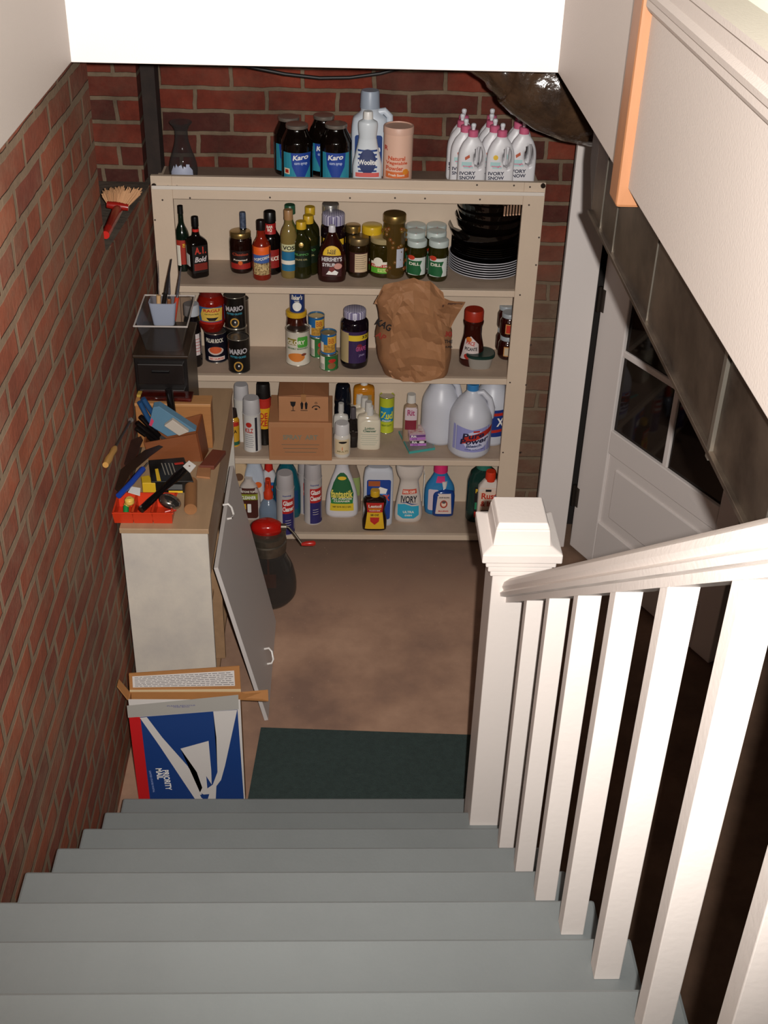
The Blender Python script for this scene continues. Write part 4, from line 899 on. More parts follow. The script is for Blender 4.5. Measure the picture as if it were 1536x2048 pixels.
grid = [[bp_(x, y, Y_) for x, y, Y_ in row] for row in (
    ((768, 570, 4.235), (796, 563, 4.225), (828, 557, 4.22), (860, 562, 4.225), (886, 584, 4.235)),
    ((750, 604, 4.215), (794, 588, 4.185), (826, 582, 4.175), (860, 588, 4.185), (890, 604, 4.215)),
    ((784, 640, 4.215), (802, 628, 4.195), (828, 622, 4.175), (858, 630, 4.195), (882, 645, 4.215)),
    ((780, 690, 4.245), (800, 680, 4.235), (832, 675, 4.225), (864, 682, 4.235), (890, 690, 4.25)),
    ((776, 738, 4.268), (800, 733, 4.262), (832, 730, 4.255), (866, 733, 4.262), (890, 738, 4.27)),
    ((784, 756, 4.28), (806, 762, 4.274), (832, 765, 4.27), (862, 761, 4.274), (882, 750, 4.28)))]
sheet('folded_panel', grid, kraft2, bag, nz=.015, sub=3)
sheet('bag_mouth', [[bp_(872, 592, 4.24), bp_(900, 602, 4.235), bp_(931, 604, 4.23)], [bp_(868, 620, 4.20), bp_(892, 616, 4.20), bp_(922, 618, 4.21)], [bp_(884, 645, 4.215), bp_(894, 652, 4.215), bp_(901, 656, 4.22)]], kraft, bag, nz=.010)
sheet('bag_mouth_inside', [[bp_(886, 606, 4.228), bp_(906, 606, 4.225), bp_(926, 607, 4.222)], [bp_(884, 614, 4.205), bp_(898, 616, 4.205), bp_(912, 618, 4.208)]], kdark, bag, nz=.002)
sheet('bag_collar', [[bp_(770, 575, 4.235), bp_(760, 590, 4.22), bp_(748, 608, 4.215)], [bp_(800, 572, 4.20), bp_(790, 598, 4.185), bp_(772, 616, 4.195)], [bp_(812, 585, 4.18), bp_(800, 612, 4.175), bp_(786, 642, 4.19)]], kraft2, bag, nz=.012)
def bagtext(s, x, y, w_, h_, m_, Y_=4.25, rot=0):
    p = onY(x, y, Y_) - bag.location; text(bag, s, p.x, p.z, w_, h_, m_, 0, rot=rot, flat=p.y)
bagtext('KAG', 768, 650, .062, .028, BLK, 4.232, -.5); bagtext('AP', 762, 672, .04, .024, ink('#8a2f20'), 4.24, -.5); bagtext('80', 896, 668, .030, .022, ink('#8a1f18'), 4.242); bagtext('THE', 897, 683, .030, .014, BLK, 4.248); bagtext('SUPER', 898, 694, .028, .008, BLK, 4.252)
# ================================================================== THIRD SHELF
z3_ = zs[2]
SPR = [(0, .97, 1, 2), (.01, 1, 1, 2), (.02, .97, 1, 2), (.74, .97, 1, 2), (.76, 1, 1, 2), (.775, .96, 1, 2)]
def spray(name, lab, sp, c, capc='#b7b3b3', group=None, capf=.74):
    o, W, Ht = cont(name, lab, 'spray can', sp, group); r = W / 2
    loft('can_body', [(0, r * .97), (.004, r), (.008, r * .97), (Ht * capf, r * .97), (Ht * (capf + .02), r)], mat(c, .3), o, soft=False)
    loft('cap', [(Ht * capf, r * .93), (Ht * (capf + .02), r * .95), (Ht * .97, r * .88), (Ht, r * .80)], mat(capc, .45), o, soft=False); return o, W, Ht
spray('spray_can', 'white spray can standing behind the primer can at the left end', spot(483, 32, 768, z3_, Y=4.47), '#cfcac2')
o, W, Ht = bottle('glue_bottle', 'narrow yellow and green bottle with red cap at the far left of the third shelf', spot(467, 24, 818, z3_, Y=4.42), '#c8962a', [(0, .95, 1, 2), (.7, 1, 1, 2), (.78, .7, 1, 2), (.84, .6, 1, 2)], [(.8, .75), (1, .6)], '#2a1d1a'); lbl(o, W, Ht, .58, .72, RED); lbl(o, W, Ht, .04, .14, ink('#1d5a44')); text(o, 'WA', 0, Ht * .44, W * .6, Ht * .10, BLK)
o, W, Ht = spray('insecticide_can', 'yellow black and red spray can between the primer can and the cartons', spot(527, 30, 765, z3_, Y=4.44), '#1a1612', '#15110f')
lbl(o, W, Ht, .28, .62, ink('#d8a21c')); lbl(o, W, Ht, .62, .78, RED, .98, .001); text(o, 'DE\nZE', 0, Ht * .44, W * .55, Ht * .22, RED, .002)
o, W, Ht = spray('primer_spray_can', 'white primer spray can with red letters at the front left', spot(504, 37, 795, z3_, yb=905), '#cdc9c4', capf=.70); r = W / 2
patch(o, rect(r * .38, r * .62, Ht * .02, Ht * .68), ink('#23222c')); patch(o, ngon((-r * .28, Ht * .54), Ht * .05, 16, r * .32), RED); text(o, 'KILZ', -r * .25, Ht * .43, r * .85, Ht * .09, RED); [patch(o, rect(-r * .7, r * (.1 + .1 * (k % 2)), Ht * (.34 - .04 * k), Ht * (.348 - .04 * k)), ink('#5a5a66'), .001, name='small_print') for k in range(7)]
# cartons
CARD = mat('#b07a52', .7, var=.1, scale=6, bump=.05, bscale=80); CARD2 = mat('#9a6642', .75, var=.1)
pl = onZ(536, 928, z3_); pr_ = onZ(665, 928, z3_); Yc = 4.29
xa, xb = onY(538, 900, Yc).x, onY(664, 900, Yc).x; zc1 = onY(600, 846, Yc).z
bx = thing('cardboard_carton', 'lower brown cardboard carton with faint stamped lettering on the third shelf', 'box', ((xa + xb) / 2, Yc, z3_ + .001)); hw = (xb - xa) / 2; hc = zc1 - z3_
boxo('carton_body', (-hw, hw, 0, .24, 0, hc), CARD, bx, bevel=.002)
text(bx, 'SPRAY  ART', 0, hc * .62, hw * 1.1, hc * .13, ink('#7c7a68'), flat=0.0); [patch(bx, rect(-hw * (.6 - .05 * k), hw * (.6 - .05 * k), hc * (.42 - .1 * k), hc * (.435 - .1 * k)), ink('#6f6450'), .0012, flat=0.0, name='small_print') for k in range(3)]
patch(bx, rect(-hw * .92, hw * .75, hc * .12, hc * .88), mat('#a8714a', .7), .0006, flat=0.0)
Yu = 4.30; xa, xb = onY(557, 810, Yu).x, onY(657, 810, Yu).x; zt_ = onY(600, 795, Yu).z
b2 = thing('cardboard_carton', 'upper smaller brown carton with fragile glass symbols and taped flaps', 'box', ((xa + xb) / 2, Yu, zc1 + .002)); hu = (xb - xa) / 2; hh = zt_ - zc1
boxo('carton_body', (-hu, hu, 0, .17, 0, hh), CARD, b2, bevel=.002)
bm = bmesh.new()
hexa(bm, [(-hu, 0, hh), (hu * -.02, 0.0, hh + .004), (-.004, .16, hh + .012), (-hu, .17, hh)], [(-hu, 0, hh + .003), (hu * -.02, 0, hh + .010), (-.004, .16, hh + .018), (-hu, .17, hh + .003)])
hexa(bm, [(hu * .02, 0, hh + .004), (hu, 0, hh), (hu, .17, hh), (.004, .16, hh + .012)], [(hu * .02, 0, hh + .010), (hu, 0, hh + .003), (hu, .17, hh + .003), (.004, .16, hh + .018)])
link('flap', bm, CARD2, b2)
boxo('tape', (-.010, .010, -.0008, .01, hh - .02, hh + .011), mat('#a2734a', .12), b2, bevel=0)
fl = 0.0
for cx_, kind in ((-hu * .42, 0), (hu * .02, 1), (hu * .50, 2)):
    zc_ = hh * .66
    if kind == 0:
        patch(b2, [(cx_ - 0.0112, zc_ + 0.0168), (cx_ - 0.0084, zc_), (cx_ - 0.0014, zc_ - 0.0070), (cx_ + 0.0014, zc_ - 0.0070), (cx_ + 0.0084, zc_), (cx_ + 0.0112, zc_ + 0.0168)], BLK, .0008, flat=fl, name='fragile_symbol'); patch(b2, rect(cx_ - 0.0014, cx_ + 0.0014, zc_ - 0.0224, zc_ - 0.0056), BLK, .0008, flat=fl, name='fragile_symbol'); patch(b2, rect(cx_ - 0.0084, cx_ + 0.0084, zc_ - 0.0252, zc_ - 0.0224), BLK, .0008, flat=fl, name='fragile_symbol')
    if kind == 1:
        for s in (-1, 1): patch(b2, [(cx_ + s * .0085 - 0.0035, zc_ - 0.0168), (cx_ + s * .0085 + 0.0035, zc_ - 0.0168), (cx_ + s * .0085 + 0.0035, zc_ + 0.0084), (cx_ + s * .0085 + 0.0056, zc_ + 0.0084), (cx_ + s * .0085, zc_ + 0.0182), (cx_ + s * .0085 - 0.0056, zc_ + 0.0084), (cx_ + s * .0085 - 0.0035, zc_ + 0.0084)], BLK, .0008, flat=fl, name='upright_symbol')
        patch(b2, rect(cx_ - 0.0140, cx_ + 0.0140, zc_ - 0.0238, zc_ - 0.0210), BLK, .0008, flat=fl, name='upright_symbol')
    if kind == 2:
        a_ = [(cx_ + 0.0168 * math.cos(t), zc_ - 0.0112 + 0.0126 * math.sin(t)) for t in [math.pi * k / 8 for k in range(9)]] + [(cx_ + 0.0126 * math.cos(t), zc_ - 0.0112 + 0.0084 * math.sin(t)) for t in [math.pi * k / 8 for k in range(8, -1, -1)]]
        patch(b2, a_, BLK, .0008, flat=fl, name='recycling_symbol'); patch(b2, ngon((cx_, zc_ + 0.0112), .005, 12), BLK, .0008, flat=fl, name='recycling_symbol'); patch(b2, ngon((cx_, zc_ + 0.0112), .003, 12), CARD, .0012, flat=fl, name='recycling_symbol'); patch(b2, ngon((cx_, zc_ - 0.0154), .004, 10, .006), BLK, .001, flat=fl, name='recycling_symbol')
# cosmetics and cleaners
o, W, Ht = bottle('shampoo_bottle', 'dark navy tall bottle at the back just right of the cartons', spot(686, 34, 767, z3_, Y=4.49), '#0c1019', [(0, .95, 1, 2), (.55, 1, 1, 2), (.62, .95, 1, 2), (.66, 1, 1, 2), (.85, .92, 1, 2), (.97, .8, 1, 2), (1, .6, 1, 2)])
o, W, Ht = bottle('mouthwash_bottle', 'amber yellow bottle with white cap at the back under the shelf edge', spot(728, 43, 757, z3_, Y=4.52), '', [(0, .95, .6, 4), (.02, 1, .6, 4), (.78, 1, .6, 4), (.86, .9, .6, 3), (.90, .3, 1, 2), (.93, .3, 1, 2)], [(.90, .34), (1, .32)], '#cfcac0', m=mat('#b5721a', .08, spec=.8))
patch(o, rect(-W * .35, W * .35, Ht * .2, Ht * .76), ink('#8f7a50'))
LOT = [(0, .92, .55, 4), (.02, 1, .55, 4), (.60, 1, .55, 4), (.70, .9, .55, 3), (.74, .38, .8, 2), (.82, .32, 1, 2)]
for x, yt, Y, lab in ((719, 787, 4.50, 'rearmost of the four cream lotion bottles'), (729, 794, 4.455, 'third of the four cream lotion bottles from the front'), (737, 803, 4.41, 'second of the four cream lotion bottles from the front')):
    bottle('lotion_bottle', lab, spot(x, 45, yt, z3_, Y=Y), '#cfc3ae', LOT, [(.80, .34), (1, .30)], '#c4c0b8', group='cream lotion bottles')
o, W, Ht = bottle('lotion_bottle', 'front cream lotion bottle with small green print', spot(739, 44, 807, z3_, yb=900), '#d6ccb6', LOT, [(.80, .34), (1, .30)], '#c9c6c0', group='cream lotion bottles'); r = W / 2
text(o, 'Lotion\nCleanser', 0, Ht * .50, r * 1.2, Ht * .12, ink('#2c5a44')); [patch(o, rect(-r * (.8 - .1 * (k % 2)), r * (.8 - .12 * (k % 3)), Ht * (.38 - .05 * k), Ht * (.387 - .05 * k)), ink('#7a9080'), .001, name='small_print') for k in range(6)]
bottle('lotion_bottle', 'white bottle with green mark behind the dark oval bottle', spot(682, 30, 806, z3_, Y=4.44), '#c8c4bc', LOT, [(.80, .4), (1, .36)], '#b9b6b0')
o, W, Ht = bottle('cosmetic_bottle', 'dark grey oval bottle with silver neck behind the vitamin bottle', spot(706, 38, 810, z3_, yb=898), '#1d1715', [(0, .5, .5, 2), (.02, .7, .5, 2), (.2, .95, .5, 2), (.42, 1, .5, 2), (.62, .75, .5, 2), (.72, .35, .8, 2), (.76, .28, 1, 2)], [(.74, .32), (.98, .30), (1, .26)], mat('#6a6468', .3, metal=.5)); text(o, '~ * ~', 0, Ht * .45, W * .5, Ht * .05, ink('#6a6058'))
o, W, Ht = bottle('vitamin_bottle', 'small white bottle with white cap and cream label at the shelf front', spot(684, 34, 845, z3_, yb=917), '#cfc8be', [(0, .92, 1, 2), (.03, 1, 1, 2), (.58, 1, 1, 2), (.66, .9, 1, 2), (.7, .8, 1, 2)], [(.68, .88), (.97, .84), (1, .76)], '#c9c5c4'); r = W / 2
patch(o, rect(-r * .97, r * .97, Ht * .12, Ht * .58), ink('#d3bf9c')); patch(o, ngon((r * .1, Ht * .50), Ht * .035, 14, r * .5), BLK, .001); patch(o, rect(0, r * .08, Ht * .26, Ht * .36), ORG, .001); text(o, 'MULTI', r * .05, Ht * .22, r * 1.2, Ht * .05, ink('#8a7a50'), .002)
o, W, Ht = can('cleanser_can', 'yellow and blue scouring powder can in the middle of the third shelf', spot(773, 31, 790, z3_, yb=868), '#b8bf30', top='#a8a398'); r = W / 2
patch(o, rect(-r * .97, r * .97, Ht * .34, Ht * .74), ink('#1f86b0')); text(o, 'Zud', 0, Ht * .52, r * 1.5, Ht * .2, ink('#e0d832'), .002); text(o, 'cleanser', 0, Ht * .38, r * 1.2, Ht * .05, CRE, .002); text(o, 'HEAVY DUTY', 0, Ht * .24, r * 1.3, Ht * .05, ink('#3a5a2a'), .002)
o, W, Ht = bottle('dye_bottle', 'clear dye bottle with white cap and maroon label behind the dye boxes', spot(822, 30, 788, z3_, Y=4.46), '#9a8068', [(0, .9, .7, 3), (.02, 1, .7, 3), (.6, 1, .7, 3), (.75, .9, .7, 3), (.82, .5, 1, 2), (.88, .45, 1, 2)], [(.84, .6), (1, .55)], '#cdc8c0'); r = W / 2
patch(o, rect(-r * .8, r * .8, Ht * .5, Ht * .76), ink('#c9b8bc')); patch(o, rect(-r * .75, r * .75, Ht * .30, Ht * .5), ink('#7c2030')); text(o, 'Rit', 0, Ht * .66, r * 1.0, Ht * .12, ink('#a04068'), .002)
pt = onZ(835, 905, z3_); 
bm = bmesh.new(); P4 = [onZ(797, 866, z3_), onZ(848, 862, z3_), onZ(870, 900, z3_), onZ(818, 908, z3_)]
c0_ = sum(P4, Vector()) / 4
flp = thing('teal_folder', 'flat teal packet lying under the dye boxes', 'packet', c0_)
hexa(bm, [p - c0_ + Vector((0, 0, .0005)) for p in P4], [p - c0_ + Vector((0, 0, .010)) for p in P4]); link('packet_body', bm, mat('#3f9a94', .5), flp)
bm = bmesh.new(); hexa(bm, [(p - c0_) * .96 + Vector((0, 0, .010)) for p in P4], [(p - c0_) * .96 + Vector((0, 0, .0112)) for p in P4]); link('packet_print', bm, mat('#8a8580', .5, var=.3, scale=40), flp)
q = onZ(836, 897, z3_)
for k, (dz, lab, rz_) in enumerate(((.012, 'lower small pink and black dye box on the teal packet', .06), (.040, 'upper small pink dye box lying on the other dye box', .12))):
    d_ = thing('dye_box', lab, 'box', (q.x - .004 * k, q.y, z3_ + dz), rz_, 'small dye boxes')
    boxo('box_body', (-.034, .034, 0, .085, 0, .026), mat('#c9a8b4', .5), d_, bevel=.001)
    patch(d_, rect(-.033, .033, .013, .025), BLK if k == 0 else ink('#6a3f7c'), .0008, flat=0.0); text(d_, 'Rit', -.016, .019, .022, .009, WHT, .0016, flat=0.0)
    if k == 0: patch(d_, ngon((.014, .019), .0045, 14, .012), WHT, .0014, flat=0.0)
    patch(d_, rect(-.033, .033, .001, .012), ink('#b070b8'), .0008, flat=0.0); text(d_, 'DYE', -.012, .0065, .02, .006, ink('#5a2c70'), .0016, flat=0.0)
    bm = bmesh.new(); hexa(bm, [(-.03, .012, .0262), (.03, .012, .0262), (.03, .08, .0262), (-.03, .08, .0262)], [(-.03, .012, .0268), (.03, .012, .0268), (.03, .08, .0268), (-.03, .08, .0268)]); link('top_print', bm, mat('#b56a70', .5, var=.6, scale=50, c2='#d9cfc8'), d_)
# jugs
JUG = mat('#c3c4cc', .38)
def jug(lab, sp, capc, front_lab=None, right=1, name='bleach_jug', group='white bleach jugs'):
    o, W, Ht = cont(name, lab, 'jug', sp, group); r = W / 2
    loft('jug_body', [(0, r * .80), (Ht * .02, r * .92), (Ht * .06, r), (Ht * .50, r), (Ht * .62, r * .92), (Ht * .78, r * .62), (Ht * .88, r * .32), (Ht * .93, r * .24)], JUG, o)
    loft('cap', [(Ht * .92, r * .28), (Ht * .99, r * .28), (Ht, r * .25)], mat(capc, .35), o, soft=False, seg=24)
    s = right
    tubeo('handle', [(s * r * .16, -r * .1, Ht * .88), (s * r * .45, -r * .15, Ht * .90), (s * r * .78, -r * .15, Ht * .80), (s * r * .92, -r * .12, Ht * .66), (s * r * .90, -r * .08, Ht * .52)], [.008, .012, .013, .014, .014], JUG, o)
    return o, W, Ht
o, W, Ht = jug('plain white bleach jug at the rear left of the three jugs', spot(884, 78, 740, z3_, Y=4.49), '#5a86b0')
o, W, Ht = jug('rear right white bleach jug with blue and red label half hidden', spot(996, 78, 738, z3_, Y=4.49), '#3a6aa0'); r = W / 2
o.location.x = min(o.location.x, sx1 - .022 - r)
patch(o, rect(-r * .9, r * .97, Ht * .16, Ht * .54), ink('#1c3478')); patch(o, [(-r * .9, Ht * .46), (r * .97, Ht * .46), (r * .97, Ht * .50), (-r * .9, Ht * .50)], RED, .001); patch(o, [(-r * .9, Ht * .20), (r * .97, Ht * .24), (r * .97, Ht * .28), (-r * .9, Ht * .24)], RED, .001); text(o, 'X', r * .38, Ht * .37, r * .38, Ht * .12, WHT, .002)
o, W, Ht = jug('front white bleach jug with purple and red label and blue cap', spot(941, 86, 767, z3_, yb=921), '#3579b0'); r = W / 2
patch(o, [(-r * .98, Ht * .14), (r * .9, Ht * .12), (r * .95, Ht * .50), (0, Ht * .46), (-r * .98, Ht * .52)], mat('#8f90c4', .4)); patch(o, ngon((r * .2, Ht * .30), Ht * .14, 20, r * .62), mat('#c3c4dc', .4), .001)
patch(o, [(-r * .5, Ht * .24), (r * .9, Ht * .38), (r * .95, Ht * .46), (-r * .38, Ht * .36)], RED, .0016); text(o, 'Pure', r * .08, Ht * .375, r * 1.0, Ht * .085, ink('#1e1c3c'), .0024, slant=.2, rot=.1); text(o, 'Power', r * .14, Ht * .295, r * 1.3, Ht * .08, ink('#1e1c3c'), .0024, slant=.2, rot=.1); text(o, 'Bleach', r * .12, Ht * .225, r * .7, Ht * .04, ink('#26305c'), .0024, slant=.15, rot=.08); text(o, 'ONE GALLON', r * .15, Ht * .17, r * .9, Ht * .02, ink('#4a5080'), .0024)
patch(o, rect(r * .05, r * .35, Ht * .425, Ht * .45), RED, .002)

# ================================================================== BOTTOM SHELF
z4_ = zs[3]
o, W, Ht = bottle('cleaner_bottle', 'beige bottle with round badge at the far left of the bottom shelf', spot(478, 36, 900, z4_, Y=4.50), '#c9ab86', [(0, .95, .7, 4), (.7, 1, .7, 4), (.9, .6, 1, 2), (1, .4, 1, 2)]); patch(o, ngon((0, Ht * .60), W * .25, 18), ink('#6a4a34'))
o, W, Ht = bottle('cleaner_bottle', 'pale blue white cleaner bottle behind the brown labelled one', spot(508, 40, 900, z4_, Y=4.47), '#b4bcc8', [(0, .95, .6, 4), (.6, 1, .6, 4), (.85, .6, 1, 2), (1, .5, 1, 2)]); lbl(o, W, Ht, .2, .5, ink('#c8c2bc')); patch(o, ngon((W * .2, Ht * .5), W * .18, 14), ORG, .0012)
o, W, Ht = bottle('stain_remover_bottle', 'white bottle with red top and blue label behind the orange sprayer', spot(538, 40, 922, z4_, Y=4.50), '#c3c0c2', [(0, .95, .6, 4), (.5, 1, .6, 4), (.78, .6, .8, 3), (.85, .4, 1, 2)], [(.78, .45), (1, .36)], '#c0281c'); lbl(o, W, Ht, .35, .62, ink('#1f5f9a')); lbl(o, W, Ht, .5, .56, RED, .98, .001); lbl(o, W, Ht, .1, .3, RED)
o, W, Ht = bottle('stove_cleaner_bottle', 'white bottle with brown label and green banner at the left front of the bottom shelf', spot(499, 46, 950, z4_, yb=1040), '#bfb4ac', [(0, .92, .6, 4), (.03, 1, .6, 4), (.55, 1, .6, 4), (.80, .72, .7, 3), (.92, .4, 1, 2), (1, .35, 1, 2)]); r = W / 2
patch(o, rrect(-r * .8, r * .8, Ht * .05, Ht * .80, .012), ink('#4a2118')); patch(o, rect(-r * .8, r * .8, Ht * .52, Ht * .66), ink('#8a8f28'), .001); text(o, 'STOVE TOP', 0, Ht * .72, r * 1.1, Ht * .05, CRE, .002); text(o, 'CLEANER', 0, Ht * .58, r * 1.3, Ht * .08, WHT, .002); patch(o, rect(-r * .7, -r * .25, Ht * .28, Ht * .42), YEL, .001); patch(o, rrect(-r * .12, r * .2, Ht * .20, Ht * .42, .003), WHT, .001)
# orange trigger sprayer
sp = spot(537, 40, 957, z4_, yb=1048); o, W, Ht = cont('spray_bottle', 'translucent spray bottle with orange trigger head behind the glass jar', 'spray bottle', sp); r = W / 2
loft('bottle_body', [(0, r * .9), (Ht * .03, r), (Ht * .25, r), (Ht * .42, r * .72), (Ht * .52, r * .42), (Ht * .55, r * .40)], glass('#8fa0b4', .45, .2), o)
loft('nosurf', [(Ht * .53, r * .46), (Ht * .66, r * .48), (Ht * .70, r * .36), (Ht * .86, r * .30), (Ht, r * .26)], mat('#c83a1a', .4), o, soft=False).name = 'spray_head'
boxo('trigger', (-r * .12, r * .12, -r * 1.0, -r * .2, Ht * .88, Ht * .98), mat('#c83a1a', .4), o)
o, W, Ht = bottle('detergent_bottle', 'large teal liquid bottle behind the glass cleaner can', spot(573, 56, 905, z4_, Y=4.46), '#14525e', [(0, .92, .6, 3), (.05, 1, .6, 3), (.45, 1, .6, 2.5), (.72, .7, .7, 2), (.85, .4, 1, 2), (.9, .35, 1, 2)], [(.88, .4), (1, .36)], '#4a5040'); lbl(o, W, Ht, .15, .45, ink('#0f3f6a'))
GC = [(0, 1), ]
def gclean(x, wd, yt, yb_, Y, lab):
    o, W, Ht = spray('glass_cleaner_can', lab, spot(x, wd, yt, z4_, yb=yb_, Y=Y), '#b5aeac', '#a9a2a2', 'red white and blue glass cleaner cans', capf=.74); r = W / 2
    patch(o, rect(-r * .3, r * .97, Ht * .02, Ht * .40), ink('#2a2560')); patch(o, rect(-r * .3, r * .97, Ht * .38, Ht * .62), ink('#b3201e'), .0008); text(o, 'Glass', r * .30, Ht * .56, r * 1.0, Ht * .08, WHT, .002); text(o, 'Cleaner', r * .32, Ht * .46, r * 1.15, Ht * .08, WHT, .002)
    text(o, 'foaming', r * .2, Ht * .68, r * .9, Ht * .035, ink('#3a3f80'), .002); [patch(o, rect(r * .0, r * .6, Ht * (.26 - .04 * k), Ht * (.265 - .04 * k)), CRE, .0016, name='small_print') for k in range(3)]
    return o
gclean(612, 34, 918, None, 4.49, 'rear glass cleaner can hidden behind the other one')
gclean(571, 37, 945, 1072, None, 'front glass cleaner can beside the big glass jar')
gclean(626, 37, 924, 1050, None, 'glass cleaner can standing left of the green labelled spray bottle')
o, W, Ht = bottle('dish_soap_bottle', 'clear bottle with brown liquid behind the green labelled bottle', spot(705, 38, 905, z4_, Y=4.50), '', [(0, .92, .6, 3), (.3, 1, .6, 3), (.6, .8, .6, 2.5), (.8, .4, 1, 2), (.9, .3, 1, 2)], m=glass('#b09a88', .55, .06)); patch(o, rect(-W * .1, W * .4, Ht * .3, Ht * .6), ink('#8a9a5a'))
o, W, Ht = bottle('spray_cleaner_bottle', 'white teardrop spray bottle with large green label on the bottom shelf', spot(684, 66, 905, z4_, yb=1036), '#cdc9cc', [(0, .85, .5, 3), (.03, .97, .5, 3), (.15, 1, .5, 3), (.40, .90, .5, 2.6), (.62, .66, .55, 2.3), (.80, .42, .7, 2), (.95, .36, .9, 2), (1, .36, 1, 2)]); r = W / 2
patch(o, [(-r * .66, Ht * .26), (r * .66, Ht * .26), (r * .70, Ht * .42), (r * .50, Ht * .60), (r * .28, Ht * .72), (r * .1, Ht * .77), (-r * .1, Ht * .77), (-r * .28, Ht * .72), (-r * .50, Ht * .60), (-r * .70, Ht * .42)], ink('#1f5c34')); patch(o, [(-r * .72, Ht * .13), (r * .72, Ht * .13), (r * .70, Ht * .26), (-r * .70, Ht * .26)], ink('#d3b52a')); patch(o, rect(-r * .66, r * .66, Ht * .255, Ht * .34), GRN, .001)
text(o, 'fantastik', 0, Ht * .42, r * 1.32, Ht * .13, ink('#dccb5a'), .002); text(o, 'NET 32 FL OZ (1 QT)', 0, Ht * .20, r * 1.1, Ht * .035, BLK, .002); patch(o, ngon((0, Ht * .68), Ht * .03, 14, r * .26), YEL, .0014); text(o, 'ALL PURPOSE', 0, Ht * .34, r * 1.2, Ht * .03, CRE, .002); text(o, 'CLEANER', 0, Ht * .30, r * 1.0, Ht * .03, CRE, .002)
o, W, Ht = bottle('bowl_cleaner_jug', 'white jug with bright blue toilet cleaner label behind the brown bottle', spot(757, 60, 932, z4_, Y=4.40), '#bdbfc6', [(0, .92, .45, 5), (.03, 1, .45, 5), (.80, 1, .45, 5), (.95, .9, .45, 4), (1, .7, .45, 3)]); r = W / 2
patch(o, rrect(-r * .78, r * .82, Ht * .12, Ht * .82, .010), ink('#1a3f8c')); patch(o, rect(-r * .68, r * .1, Ht * .71, Ht * .80), ink('#a0522a'), .001); patch(o, ngon((r * .15, Ht * .48), Ht * .18, 18, r * .5), ink('#3a7ac0'), .001); patch(o, [(-r * .3, Ht * .58), (r * .5, Ht * .58), (r * .6, Ht * .66), (r * .1, Ht * .70), (-r * .1, Ht * .65)], WHT, .0014); text(o, 'QUICK', r * .12, Ht * .50, r * 1.3, Ht * .13, ink('#d84a1c'), .002)
o, W, Ht = bottle('household_cleaner_bottle', 'dark brown bottle with red and yellow label and yellow cap at the front', spot(749, 49, 973, z4_, yb=1062), '#1f100c', [(0, .85, .5, 4), (.02, .97, .5, 4), (.25, 1, .5, 4), (.5, .82, .5, 3.5), (.70, .95, .5, 3.5), (.80, .85, .5, 3), (.86, .35, 1, 2), (.88, .34, 1, 2)], [(.86, .38), (.98, .38), (1, .34)], '#c79a20'); r = W / 2
patch(o, [(-r * .78, Ht * .06), (r * .80, Ht * .06), (r * .62, Ht * .50), (-r * .60, Ht * .50)], ink('#d8a81c')); patch(o, [(-r * .60, Ht * .48), (r * .62, Ht * .48), (r * .72, Ht * .74), (-r * .70, Ht * .74)], ink('#b5231c'), .001); patch(o, [(-r * .35, Ht * .26), (0, Ht * .17), (r * .35, Ht * .26), (r * .38, Ht * .36), (-r * .38, Ht * .36)], ink('#b5231c'), .001); text(o, 'Lestoil', 0, Ht * .655, r * 1.05, Ht * .08, CRE, .002); text(o, 'CONCENTRATED', 0, Ht * .575, r * 1.05, Ht * .035, YEL, .002); text(o, 'CLEANER', 0, Ht * .53, r * .9, Ht * .03, CRE, .002); text(o, '28 OZ', 0, Ht * .42, r * .7, Ht * .05, BLK, .002)
o, W, Ht = bottle('dish_liquid_bottle', 'white waisted dish liquid bottle with aqua wave label', spot(817, 56, 921, z4_, yb=1046), '#c8bdb4', [(0, .85, .55, 3), (.03, .96, .55, 3), (.15, 1, .55, 3), (.40, .86, .55, 2.6), (.62, .70, .6, 2.4), (.72, .66, .62, 2.3), (.82, .86, .6, 2.4), (.93, .98, .55, 2.4), (1, .96, .55, 2.4)]); r = W / 2
patch(o, [(-r * .78, Ht * .14), (-r * .4, Ht * .08), (r * .4, Ht * .08), (r * .75, Ht * .14), (r * .72, Ht * .30), (r * .2, Ht * .30), (-r * .3, Ht * .34), (-r * .78, Ht * .32)], ink('#2a9ab8')); text(o, 'IVORY', 0, Ht * .42, r * 1.15, Ht * .12, ink('#24242c'), .002); patch(o, [(-r * .5, Ht * .50), (r * .55, Ht * .52), (r * .5, Ht * .60), (-r * .45, Ht * .59)], ink('#c8503c')); text(o, '50% OFF', 0, Ht * .55, r * .85, Ht * .05, CRE, .002); text(o, 'ULTRA', 0, Ht * .2, r * .8, Ht * .04, CRE, .002); text(o, 'DISH', 0, Ht * .14, r * .5, Ht * .03, CRE, .002)
patch(o, [(-r * .7, Ht * .345), (-r * .2, Ht * .36), (r * .2, Ht * .325), (r * .7, Ht * .33), (r * .2, Ht * .345), (-r * .2, Ht * .375)], BLU, .0012)
boxo('booklet', (-.002, .002, 0, .10, 0, .16), WHT).location = onZ(846, 1012, z4_) + Vector((0, -.0, .0)); tag(bpy.data.objects['booklet'], 'thin white card standing behind the waisted dish liquid bottle', 'card')
o, W, Ht = bottle('fabric_softener_bottle', 'rounded blue softener bottle with pink cap behind the bluing bottle', spot(881, 62, 920, z4_, Y=4.49), '#2f76a8', [(0, .80, .5, 3), (.03, .92, .5, 3), (.3, 1, .5, 2.6), (.52, .92, .5, 2.4), (.70, .55, .6, 2.2), (.80, .40, .9, 2), (.86, .38, 1, 2)], [(.80, .46), (.99, .44), (1, .40)], '#d4306a'); r = W / 2
